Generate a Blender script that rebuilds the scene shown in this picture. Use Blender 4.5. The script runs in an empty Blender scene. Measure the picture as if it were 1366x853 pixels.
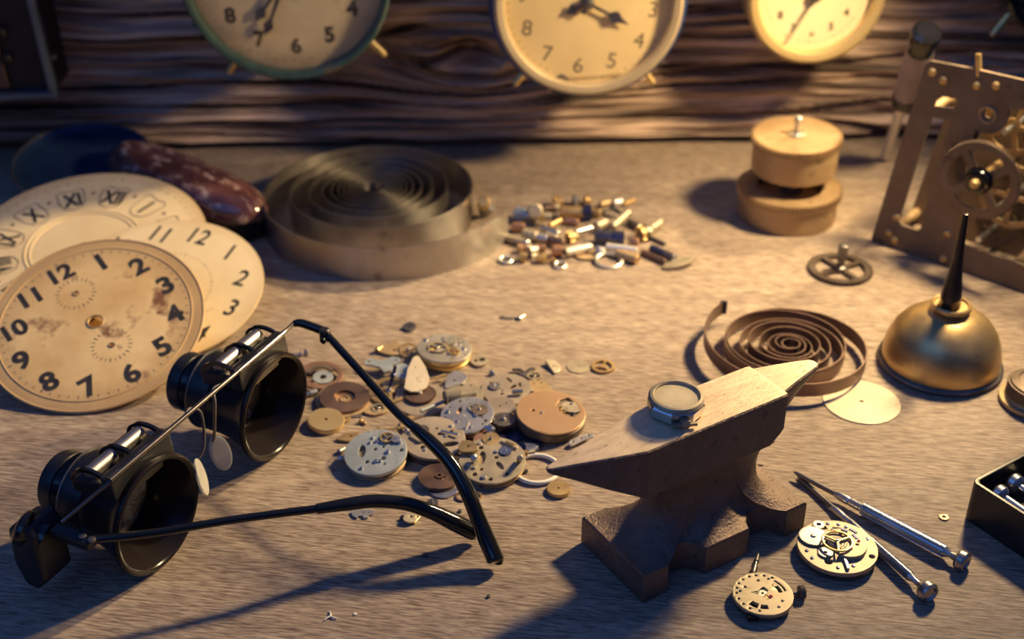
import bpy, bmesh, math, random
from mathutils import Vector, Matrix, noise
sc = bpy.context.scene
COL = sc.collection
PI = math.pi
R_ = math.radians
# ------------------------------------------------------------------ camera model (1366 x 853 frame)
CAM_H, PITCH, FPX = .278, R_(31.5), 1700.
_c, _s = math.cos(PITCH), math.sin(PITCH)
def P(px, py, z=0.):
    """point of the horizontal plane at height z seen at a pixel"""
    u, v = (px-683)/FPX, -(py-426.5)/FPX
    d = Vector((u, _c+v*_s, -_s+v*_c)); t = (z-CAM_H)/d.z
    return Vector((d.x*t, d.y*t, z))
def PW(px, py, o, n):
    """point of the plane (o, n) seen at a pixel"""
    u, v = (px-683)/FPX, -(py-426.5)/FPX
    d = Vector((u, _c+v*_s, -_s+v*_c)); c = Vector((0, 0, CAM_H))
    return c + d*((o-c).dot(n)/d.dot(n))
# ------------------------------------------------------------------ object helpers
def T(x=0, y=0, z=0): return Matrix.Translation((x, y, z))
def RX(a): return Matrix.Rotation(a, 4, 'X')
def RY(a): return Matrix.Rotation(a, 4, 'Y')
def RZ(a): return Matrix.Rotation(a, 4, 'Z')
def along(p, q):
    """matrix whose z axis runs from p to q, origin p"""
    d = (Vector(q)-Vector(p)).normalized()
    return Matrix.Translation(Vector(p)) @ d.to_track_quat('Z', 'Y').to_matrix().to_4x4()
def finish(bm, ang=32):
    bmesh.ops.recalc_face_normals(bm, faces=bm.faces[:])
    a = R_(ang)
    for e in bm.edges:
        e.smooth = not (len(e.link_faces) == 2 and e.calc_face_angle(0) > a)
    for f in bm.faces: f.smooth = True
def obj(name, bm, mat, parent=None, M=None, ang=32):
    finish(bm, ang)
    me = bpy.data.meshes.new(name); bm.to_mesh(me); bm.free()
    me.materials.append(mat)
    o = bpy.data.objects.new(name, me); COL.objects.link(o)
    if parent: o.parent = parent
    if M is not None: o.matrix_local = M
    return o
def tag(o, label, cat, group=None, kind=None):
    o['label'] = label; o['category'] = cat
    if group: o['group'] = group
    if kind: o['kind'] = kind
    return o
def thing(name, label, cat, M, group=None):
    o = bpy.data.objects.new(name, None); COL.objects.link(o)
    o.empty_display_size = .005
    o.matrix_world = M
    return tag(o, label, cat, group)
def solo(name, bm, mat, label, cat, M, group=None, ang=32):
    return tag(obj(name, bm, mat, None, M, ang), label, cat, group)
# ------------------------------------------------------------------ shape helpers
def B(): return bmesh.new()
def addmesh(bm, me, M=None):
    n = len(bm.verts); bm.from_mesh(me)
    bm.verts.ensure_lookup_table()
    if M is not None: bmesh.ops.transform(bm, matrix=M, verts=bm.verts[n:])
def box(bm, c, s, M=None, bev=0, seg=2):
    b = bmesh.new(); bmesh.ops.create_cube(b, size=1)
    for v in b.verts: v.co = Vector((v.co.x*s[0]+c[0], v.co.y*s[1]+c[1], v.co.z*s[2]+c[2]))
    if bev: bmesh.ops.bevel(b, geom=b.edges[:], offset=bev, segments=seg, affect='EDGES', profile=.5)
    me = bpy.data.meshes.new('t'); b.to_mesh(me); b.free()
    addmesh(bm, me, M); bpy.data.meshes.remove(me); return bm
def ring_loft(bm, rings, closed=False, cap0=True, cap1=True):
    vs = [[bm.verts.new(p) for p in r] for r in rings]
    n = len(vs[0]); m = len(vs)
    for i in range(m if closed else m-1):
        a, b = vs[i], vs[(i+1) % m]
        for j in range(n):
            k = (j+1) % n
            bm.faces.new((a[j], a[k], b[k], b[j]))
    if not closed:
        if cap0: bm.faces.new(vs[0][::-1])
        if cap1: bm.faces.new(vs[-1])
    return vs
def lathe(bm, prof, seg=48, M=None, closed=False, cap0=True, cap1=True):
    M = M or Matrix.Identity(4)
    rings = [[M @ Vector((max(r, 1e-6)*math.cos(2*PI*j/seg), max(r, 1e-6)*math.sin(2*PI*j/seg), z)) for j in range(seg)] for r, z in prof]
    ring_loft(bm, rings, closed, cap0, cap1); return bm
def cyl(bm, p, q, r, r2=None, seg=20, bev=0):
    L = (Vector(q)-Vector(p)).length; r2 = r if r2 is None else r2
    pr = [(r, 0), (r2, L)] if not bev else [(r-bev, 0), (r, bev), (r2, L-bev), (r2-bev, L)]
    return lathe(bm, pr, seg, along(p, q))
def torus(bm, R, r, seg=48, sub=10, M=None):
    return lathe(bm, [(R+r*math.cos(2*PI*k/sub), r*math.sin(2*PI*k/sub)) for k in range(sub)], seg, M, closed=True)
def catmull(pts, n=8):
    pts = [Vector(p) for p in pts]; out = []
    for i in range(len(pts)-1):
        p0 = pts[max(i-1, 0)]; p1 = pts[i]; p2 = pts[i+1]; p3 = pts[min(i+2, len(pts)-1)]
        for k in range(n):
            t = k/n
            out.append(.5*((2*p1)+(p2-p0)*t+(2*p0-5*p1+4*p2-p3)*t*t+(3*p1-p0-3*p2+p3)*t**3))
    out.append(pts[-1]); return out
def tube(bm, pts, r, seg=10, closed=False):
    pts = [Vector(p) for p in pts]; n = len(pts)
    rr = r if isinstance(r, (list, tuple)) else [r]*n
    t0 = (pts[1]-pts[0]).normalized()
    up = Vector((0, 0, 1)) if abs(t0.z) < .9 else Vector((1, 0, 0))
    x = t0.cross(up).normalized(); rings = []
    for i, p in enumerate(pts):
        t = ((pts[(i+1) % n]-pts[i-1]) if closed else (pts[min(i+1, n-1)]-pts[max(i-1, 0)])).normalized()
        x = (x-t*x.dot(t)).normalized(); y = t.cross(x)
        rings.append([p+(x*math.cos(2*PI*j/seg)+y*math.sin(2*PI*j/seg))*rr[i] for j in range(seg)])
    ring_loft(bm, rings, closed); return bm
def strip(bm, pts, h, th, z0=0):
    """upright band along a flat path (lists of (x, y)), height h, thickness th; pts may carry own base height as third value"""
    n = len(pts); P3 = [Vector((p[0], p[1], p[2] if len(p) > 2 else z0)) for p in pts]; rings = []
    for i, p in enumerate(P3):
        t = P3[min(i+1, n-1)]-P3[max(i-1, 0)]; t.z = 0; t.normalize()
        nn = Vector((-t.y, t.x, 0))*th/2; u = Vector((0, 0, h))
        rings.append([p-nn, p+nn, p+nn+u, p-nn+u])
    ring_loft(bm, rings); return bm
def circ(r, n=48, cx=0, cy=0, a0=0): return [(cx+r*math.cos(a0+2*PI*i/n), cy+r*math.sin(a0+2*PI*i/n)) for i in range(n)]
def gear_out(R, n, d, cx=0, cy=0):
    o = []
    for i in range(n):
        for f, r in ((-.30, R-d), (-.14, R), (.14, R), (.30, R-d)):
            a = 2*PI*(i+f)/n; o.append((cx+r*math.cos(a), cy+r*math.sin(a)))
    return o
def sector(r0, r1, a0, a1, n=10, cx=0, cy=0):
    return [(cx+r1*math.cos(a0+(a1-a0)*i/n), cy+r1*math.sin(a0+(a1-a0)*i/n)) for i in range(n+1)] + \
           [(cx+r0*math.cos(a1+(a0-a1)*i/n), cy+r0*math.sin(a1+(a0-a1)*i/n)) for i in range(n+1)]
def spokes(r0, r1, n, w, a0=0):
    """the openings between n spokes of width w"""
    out = []
    for k in range(n):
        A0, A1 = a0+2*PI*k/n, a0+2*PI*(k+1)/n
        g1, g0 = math.asin(min(.9, w/2/r1)), math.asin(min(.9, w/2/r0))
        o = [(r1*math.cos(A0+g1+(A1-A0-2*g1)*i/12), r1*math.sin(A0+g1+(A1-A0-2*g1)*i/12)) for i in range(13)]
        if A1-A0-2*g0 > .05:
            o += [(r0*math.cos(A1-g0-(A1-A0-2*g0)*i/6), r0*math.sin(A1-g0-(A1-A0-2*g0)*i/6)) for i in range(7)]
        else:
            m = (A0+A1)/2; rm = w/2/math.sin((A1-A0)/2); o.append((rm*math.cos(m), rm*math.sin(m)))
        out.append(o)
    return out
def _curve_bm(cu, M, weld=2e-3):
    ob = bpy.data.objects.new('tmp', cu)
    COL.objects.link(ob); dg = bpy.context.evaluated_depsgraph_get()
    me = bpy.data.meshes.new_from_object(ob.evaluated_get(dg), depsgraph=dg)
    bm = bmesh.new(); bm.from_mesh(me)
    bmesh.ops.remove_doubles(bm, verts=bm.verts[:], dist=weld)
    if M is not None: bmesh.ops.transform(bm, matrix=M, verts=bm.verts[:])
    bpy.data.objects.remove(ob); bpy.data.curves.remove(cu); bpy.data.meshes.remove(me)
    return bm
SC = 1000.   # curves are filled in millimetres, then scaled back
def plate(outer, holes=(), th=.001, bev=0., z=0., M=None, bm=None):
    """flat plate with real holes, from z to z+th"""
    cu = bpy.data.curves.new('tmp', 'CURVE'); cu.dimensions = '2D'; cu.fill_mode = 'BOTH'
    for loop in [outer]+list(holes):
        sp = cu.splines.new('POLY'); sp.points.add(len(loop)-1); sp.use_cyclic_u = True
        for q, p in zip(sp.points, loop): q.co = (p[0]*SC, p[1]*SC, 0, 1)
    cu.extrude = (th/2-bev)*SC
    if bev: cu.bevel_depth = bev*SC; cu.bevel_resolution = 1; cu.offset = -bev*SC
    M0 = T(0, 0, z+th/2) @ Matrix.Scale(1/SC, 4)
    b = _curve_bm(cu, (M @ M0) if M is not None else M0)
    if bm is None: return b
    me = bpy.data.meshes.new('t'); b.to_mesh(me); b.free(); addmesh(bm, me); bpy.data.meshes.remove(me); return bm
_glyph = {}
def text(bm, s, size, th=.00012, M=None, bold=0., sx=1.):
    if s == '6': s = '9'; M = (M or Matrix.Identity(4)) @ RZ(PI)
    key = (s, round(bold, 4))
    if key not in _glyph:
        cu = bpy.data.curves.new('tmp', 'FONT'); cu.body = s; cu.size = 1; cu.extrude = .02; cu.offset = bold
        b = _curve_bm(cu, None, 1e-5)
        xs = [v.co.x for v in b.verts]; ys = [v.co.y for v in b.verts]
        cx, cy = (min(xs)+max(xs))/2, (min(ys)+max(ys))/2; h = max(ys)-min(ys)
        for v in b.verts: v.co.x = (v.co.x-cx)/h; v.co.y = (v.co.y-cy)/h; v.co.z = v.co.z/.04+.5
        me = bpy.data.meshes.new('glyph'); b.to_mesh(me); b.free(); _glyph[key] = me
    addmesh(bm, _glyph[key], (M or Matrix.Identity(4)) @ Matrix.Diagonal((size*sx, size, th, 1)))
    return bm
# ------------------------------------------------------------------ materials
def mat(name, c1, c2=None, metallic=0., rough=.5, scale=60., stretch=(1, 1, 1), bump=0., bscale=None, detail=5., lo=.35, hi=.65, rough2=None,
        spots=None, trans=0., ior=1.45, coat=0., spec=.5, spotscale=90., spotlo=.6, spothi=.68, bdist=.0004):
    m = bpy.data.materials.new(name); m.use_nodes = True; nt = m.node_tree; N = nt.nodes; L = nt.links
    b = N['Principled BSDF']
    b.inputs['Metallic'].default_value = metallic; b.inputs['Roughness'].default_value = rough
    b.inputs['IOR'].default_value = ior; b.inputs['Transmission Weight'].default_value = trans
    b.inputs['Coat Weight'].default_value = coat; b.inputs['Specular IOR Level'].default_value = spec
    tc = N.new('ShaderNodeTexCoord'); mp = N.new('ShaderNodeMapping'); mp.inputs['Scale'].default_value = stretch
    L.new(tc.outputs['Object'], mp.inputs['Vector'])
    def nz(s, d=detail):
        n = N.new('ShaderNodeTexNoise'); n.inputs['Scale'].default_value = s; n.inputs['Detail'].default_value = d
        n.inputs['Roughness'].default_value = .6; L.new(mp.outputs['Vector'], n.inputs['Vector']); return n
    def rmp(src, lo, hi, a, bb):
        r = N.new('ShaderNodeValToRGB'); r.color_ramp.elements[0].position = lo; r.color_ramp.elements[1].position = hi
        r.color_ramp.elements[0].color = (*a, 1); r.color_ramp.elements[1].color = (*bb, 1); L.new(src, r.inputs['Fac']); return r
    n1 = nz(scale)
    r1 = rmp(n1.outputs['Fac'], lo, hi, c1, c2 or c1); out = r1.outputs['Color']
    if spots:
        n2 = nz(spotscale, 6); r2 = rmp(n2.outputs['Fac'], spotlo, spothi, (0, 0, 0), (1, 1, 1))
        mx = N.new('ShaderNodeMix'); mx.data_type = 'RGBA'
        L.new(r2.outputs['Color'], mx.inputs['Factor']); L.new(out, mx.inputs['A']); mx.inputs['B'].default_value = (*spots, 1)
        out = mx.outputs['Result']
    L.new(out, b.inputs['Base Color'])
    if rough2 is not None:
        mr = N.new('ShaderNodeMapRange'); mr.inputs['From Min'].default_value = .35; mr.inputs['From Max'].default_value = .65
        mr.inputs['To Min'].default_value = rough; mr.inputs['To Max'].default_value = rough2
        L.new(n1.outputs['Fac'], mr.inputs['Value']); L.new(mr.outputs['Result'], b.inputs['Roughness'])
    if bump:
        n3 = nz(bscale or scale*4, 6); bp = N.new('ShaderNodeBump'); bp.inputs['Strength'].default_value = bump; bp.inputs['Distance'].default_value = bdist
        L.new(n3.outputs['Fac'], bp.inputs['Height']); L.new(bp.outputs['Normal'], b.inputs['Normal'])
    return m
M = {}
M['brass'] = mat('brass', (.50, .34, .15), (.62, .44, .21), .75, .38, 70, rough2=.5, spots=(.30, .19, .09), spotscale=120, spotlo=.62, spothi=.75)
M['dull_brass'] = mat('dull_brass', (.42, .30, .16), (.52, .38, .22), .55, .46, 60, rough2=.6, spots=(.27, .18, .10), spotscale=70, bump=.1)
M['barrel_brass'] = mat('barrel_brass', (.36, .24, .125), (.46, .32, .18), .5, .42, 60, rough2=.55, spots=(.25, .16, .09), spotscale=70, bump=.1)
M['old_brass'] = mat('old_brass', (.15, .115, .088), (.23, .175, .13), .6, .45, 70, rough2=.62, spots=(.10, .07, .05), spotscale=55, bump=.15)
M['copper'] = mat('copper', (.40, .22, .14), (.48, .28, .18), .75, .34, 60, rough2=.45)
M['yellow_brass'] = mat('yellow_brass', (.60, .43, .20), (.68, .50, .26), .65, .34, 60)
M['rose_gold'] = mat('rose_gold', (.58, .36, .19), (.64, .41, .23), .6, .32, 60)
M['gold'] = mat('gold', (.78, .56, .22), (.84, .62, .28), .85, .28, 60)
M['nickel'] = mat('nickel', (.55, .53, .48), (.66, .63, .57), .8, .32, 90, rough2=.42, spots=(.36, .33, .28), spotscale=150, spotlo=.64, spothi=.72)
M['gilt'] = mat('gilt_nickel', (.36, .31, .225), (.46, .395, .295), .6, .46, 120, rough2=.58, spots=(.38, .31, .22), spotscale=160, spotlo=.6, spothi=.72)
M['steel'] = mat('steel', (.50, .50, .50), (.62, .62, .62), .95, .25, 90, rough2=.36)
M['dark_steel'] = mat('dark_steel', (.16, .15, .15), (.24, .22, .21), .85, .34, 80, rough2=.45)
M['rail_steel'] = mat('rail_steel', (.16, .14, .13), (.22, .19, .17), .9, .22, 60)
M['spring_steel'] = mat('spring_steel', (.36, .33, .31), (.50, .46, .42), .95, .30, 40, rough2=.40, spots=(.18, .15, .14), spotscale=60, spotlo=.62, spothi=.75)
M['brown_spring'] = mat('brown_spring_steel', (.17, .11, .09), (.25, .165, .13), .75, .36, 50, rough2=.48)
M['blued'] = mat('blued_steel', (.07, .08, .16), (.11, .12, .22), .85, .3, 80)
M['black'] = mat('black_plastic', (.012, .012, .014), (.02, .02, .022), 0, .32, 90, bump=.04, bscale=900, bdist=.0002)
M['gloss_black'] = mat('gloss_black', (.008, .008, .009), None, 0, .14, 50, coat=.3)
M['cup'] = mat('dark_brown_gloss', (.012, .009, .010), (.017, .013, .013), 0, .20, 60, spec=.32)
M['jewel'] = mat('ruby_jewel', (.45, .05, .10), None, 0, .15, 50)
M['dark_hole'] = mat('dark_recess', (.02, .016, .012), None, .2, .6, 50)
M['white_plastic'] = mat('white_plastic', (.74, .71, .62), (.80, .77, .68), 0, .4, 60)
M['ink'] = mat('black_print', (.022, .02, .022), (.045, .04, .04), 0, .55, 300)
M['faded_ink'] = mat('faded_print', (.10, .075, .06), (.16, .12, .09), 0, .6, 300)
def glass(name, col, rough=.02, ior=1.45):
    m = mat(name, col, None, 0, rough, 10, trans=1., ior=ior); return m
M['lens'] = glass('lens_glass', (.95, .97, 1.))
M['clear'] = mat('milky_silicone', (.80, .78, .72), None, 0, .25, 20, trans=.55, ior=1.38)
# ------------------------------------------------------------------ camera, light, world
cd = bpy.data.cameras.new('camera'); cam = bpy.data.objects.new('camera', cd); COL.objects.link(cam)
cam.location = (0, 0, CAM_H); cam.rotation_euler = (PI/2-PITCH, 0, 0)
cd.sensor_fit = 'HORIZONTAL'; cd.sensor_width = 36; cd.lens = 36*FPX/1366
cd.clip_start = .01; cd.clip_end = 50
cd.dof.use_dof = True; cd.dof.focus_distance = .40; cd.dof.aperture_fstop = 10.5; cd.dof.aperture_blades = 0
sc.camera = cam
sc.view_settings.view_transform = 'Standard'; sc.view_settings.look = 'None'; sc.view_settings.gamma = 1
sc.view_settings.use_curve_mapping = False; sc.view_settings.exposure = 0.
def lamp(name, kind, loc, target, energy, color, **kw):
    d = bpy.data.lights.new(name, kind); d.energy = energy; d.color = color
    for k, v in kw.items(): setattr(d, k, v)
    o = bpy.data.objects.new(name, d); COL.objects.link(o); o.location = loc
    o.rotation_euler = (Vector(target)-Vector(loc)).to_track_quat('-Z', 'Y').to_euler(); return o
lamp('desk_lamp', 'SPOT', (.226, .50, .20), (.0, .47, .01), 6.2, (1., .72, .36), spot_size=R_(134), spot_blend=.85, shadow_soft_size=.016)
lamp('far_fill_spot', 'SPOT', (.60, .87, .62), (-.17, .50, 0), 62., (1., .74, .40), spot_size=R_(36), spot_blend=.85, shadow_soft_size=.03)  # second warm spot, added to lift the loose dials beyond the near lamp
lamp('blue_fill', 'AREA', (-1.5, -1.1, 1.9), (0, .4, 0), 10., (.13, .36, 1.), shape='RECTANGLE', size=2.4, size_y=1.6)  # unseen area light added as blue fill for the shadows
w = bpy.data.worlds.new('room_light'); sc.world = w; w.use_nodes = True
nt = w.node_tree; bg = nt.nodes['Background']
tc = nt.nodes.new('ShaderNodeTexCoord'); sx = nt.nodes.new('ShaderNodeSeparateXYZ'); rp = nt.nodes.new('ShaderNodeValToRGB')
nt.links.new(tc.outputs['Generated'], sx.inputs[0]); nt.links.new(sx.outputs['Z'], rp.inputs['Fac']); nt.links.new(rp.outputs['Color'], bg.inputs['Color'])
e = rp.color_ramp.elements; e[0].position = .0; e[0].color = (.012, .015, .035, 1); e[1].position = .7; e[1].color = (.03, .07, .23, 1)
bg.inputs['Strength'].default_value = 1.
# ------------------------------------------------------------------ table top
def table_mat():
    m = bpy.data.materials.new('grey_wood_grain'); m.use_nodes = True; nt = m.node_tree; N = nt.nodes; L = nt.links
    b = N['Principled BSDF']; b.inputs['Roughness'].default_value = .58; b.inputs['Specular IOR Level'].default_value = .35
    tc = N.new('ShaderNodeTexCoord')
    def mapped(s, rot=R_(-3)):
        mp = N.new('ShaderNodeMapping'); mp.vector_type = 'TEXTURE'; mp.inputs['Scale'].default_value = [1/q for q in s]; mp.inputs['Rotation'].default_value = (0, 0, rot)
        L.new(tc.outputs['Object'], mp.inputs['Vector']); return mp.outputs['Vector']
    def nz(v, s, d=4, ro=.6, dist=0):
        n = N.new('ShaderNodeTexNoise'); n.inputs['Scale'].default_value = s; n.inputs['Detail'].default_value = d; n.inputs['Roughness'].default_value = ro
        n.inputs['Distortion'].default_value = dist; L.new(v, n.inputs['Vector']); return n.outputs['Fac']
    fine = nz(mapped((150, 1250, 1), R_(-8)), 1., 3, .6, .3)
    mid = nz(mapped((14, 140, 1)), 1., 4, .6, .4)
    big = nz(mapped((4, 14, 1)), 1., 3)
    def ramp(src, lo, hi, a, c):
        r = N.new('ShaderNodeValToRGB'); r.color_ramp.elements[0].position = lo; r.color_ramp.elements[1].position = hi
        r.color_ramp.elements[0].color = (*a, 1); r.color_ramp.elements[1].color = (*c, 1); L.new(src, r.inputs['Fac']); return r.outputs['Color']
    def mix(f, a, c, mode='MIX'):
        x = N.new('ShaderNodeMix'); x.data_type = 'RGBA'; x.blend_type = mode
        if isinstance(f, float): x.inputs['Factor'].default_value = f
        else: L.new(f, x.inputs['Factor'])
        L.new(a, x.inputs['A']); L.new(c, x.inputs['B']); return x.outputs['Result']
    c0 = ramp(mid, .3, .7, (.35, .275, .215), (.50, .405, .31))
    c1 = ramp(fine, .36, .62, (.40, .36, .36), (1., 1., 1.))
    c2 = ramp(big, .35, .65, (.84, .82, .80), (1., 1., 1.))
    c = mix(1., mix(1., c0, c1, 'MULTIPLY'), c2, 'MULTIPLY')
    # scattered rubbed patches of paler and darker varnish
    rub = nz(mapped((9, 22, 1), .3), 1., 6, .65)
    rubm = ramp(rub, .60, .72, (0, 0, 0), (.5, .5, .5))
    pale = N.new('ShaderNodeRGB'); pale.outputs[0].default_value = (.58, .46, .33, 1)
    c = mix(rubm, c, pale.outputs[0])
    L.new(c, b.inputs['Base Color'])
    bp = N.new('ShaderNodeBump'); bp.inputs['Strength'].default_value = .55; bp.inputs['Distance'].default_value = .0006
    L.new(fine, bp.inputs['Height']); L.new(bp.outputs['Normal'], b.inputs['Normal'])
    return m
bm = B(); box(bm, (0, .34, -.015), (1.3, .92, .03), bev=.002)
solo('workbench_top', bm, table_mat(), 'grey brown wooden workbench top with fine straight grain under all the watch parts', 'table', Matrix.Identity(4))
# ------------------------------------------------------------------ weathered plank behind the bench
WO, WYAW = Vector((0, .632, 0)), R_(1.6)
WN = Vector((math.sin(WYAW), -math.cos(WYAW), 0))
WM = Matrix.Translation(WO) @ RZ(WYAW)
def wall_pt(px, py, off=0.):
    p = PW(px, py, WO+WN*off, WN); return WM.inverted() @ p
def wall_mat():
    m = bpy.data.materials.new('weathered_plank'); m.use_nodes = True; nt = m.node_tree; N = nt.nodes; L = nt.links
    b = N['Principled BSDF']; b.inputs['Roughness'].default_value = .72
    at = N.new('ShaderNodeAttribute'); at.attribute_name = 'grain'      # coordinates that follow the grain round the knot
    def nz(s, sc=1., d=5):
        mp = N.new('ShaderNodeMapping'); mp.inputs['Scale'].default_value = s; L.new(at.outputs['Vector'], mp.inputs['Vector'])
        n = N.new('ShaderNodeTexNoise'); n.inputs['Scale'].default_value = sc; n.inputs['Detail'].default_value = d; n.inputs['Roughness'].default_value = .62
        L.new(mp.outputs['Vector'], n.inputs['Vector']); return n.outputs['Fac']
    a = nz((10, 1, 220)); f = nz((40, 1, 900))
    r = N.new('ShaderNodeValToRGB'); E = r.color_ramp.elements
    E[0].position = .38; E[0].color = (.075, .05, .04, 1); E[1].position = .62; E[1].color = (.74, .54, .41, 1)
    x = E.new(.5); x.color = (.34, .235, .175, 1); L.new(a, r.inputs['Fac'])
    L.new(r.outputs['Color'], b.inputs['Base Color'])
    bp = N.new('ShaderNodeBump'); bp.inputs['Strength'].default_value = .5; bp.inputs['Distance'].default_value = .001
    L.new(f, bp.inputs['Height']); L.new(bp.outputs['Normal'], b.inputs['Normal'])
    return m
def build_wall():
    k = wall_pt(625, 72); kx, kz = k.x, k.z
    nx, nzz = 620, 230; x0, x1, z0, z1 = -.42, .42, .005, .19
    bm = B(); lay = bm.verts.layers.float_vector.new('grain'); V = []
    for i in range(nzz+1):
        row = []
        for j in range(nx+1):
            x = x0+(x1-x0)*j/nx; z = z0+(z1-z0)*i/nzz
            dx, dz = (x-kx)/.036, (z-kz)/.020; d2 = dx*dx+dz*dz
            g = math.exp(-d2*.55)
            sgn = dz/math.sqrt(dz*dz+.12)
            gz = z-sgn*.013*g*1.5 + .004*noise.noise(Vector((x*7, z*9, 3))) + .0016*noise.noise(Vector((x*22, z*30, 8)))
            gx = x
            n1 = noise.noise(Vector((gx*9, 1.7, gz*130))); n2 = noise.noise(Vector((gx*16, 4.1, gz*330))); n3 = noise.noise(Vector((gx*5, 9.3, gz*55)))
            h = .0028*n3 + .0032*(1-abs(n1)*2.1) + .0013*n2
            ck = noise.noise(Vector((gx*3.1, 12.3, gz*75)))
            if abs(ck) < .07: h -= .0075*(1-abs(ck)/.07)**.7
            ring = math.sqrt(dx*dx+dz*dz*.8)
            if ring < 1.1:
                h += .0012*math.sin(ring*26+3*noise.noise(Vector((x*60, z*60, 0))))*(1.1-ring)
                h += .004*math.exp(-((ring-.62)/.2)**2)
                h -= .012*max(0, 1-(ring/.42)**2)
            v = bm.verts.new((x, -h, z)); v[lay] = (gx+(.05*g*sgn), 0, gz); row.append(v)
        V.append(row)
    for i in range(nzz):
        for j in range(nx): bm.faces.new((V[i][j], V[i][j+1], V[i+1][j+1], V[i+1][j]))
    # depth: turn the sheet into a beam
    bot = [bm.verts.new((v.co.x, .03, v.co.z)) for v in V[0]]; top = [bm.verts.new((v.co.x, .03, v.co.z)) for v in V[-1]]
    for j in range(nx):
        bm.faces.new((V[0][j+1], V[0][j], bot[j], bot[j+1])); bm.faces.new((V[-1][j], V[-1][j+1], top[j+1], top[j])); bm.faces.new((bot[j+1], bot[j], top[j], top[j+1]))
    bm.faces.new([V[i][0] for i in range(nzz+1)]+[top[0], bot[0]]); bm.faces.new([V[i][-1] for i in range(nzz, -1, -1)]+[bot[-1], top[-1]])
    o = obj('wall_back', bm, wall_mat(), None, WM, 60); o['kind'] = 'structure'
build_wall()
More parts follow.
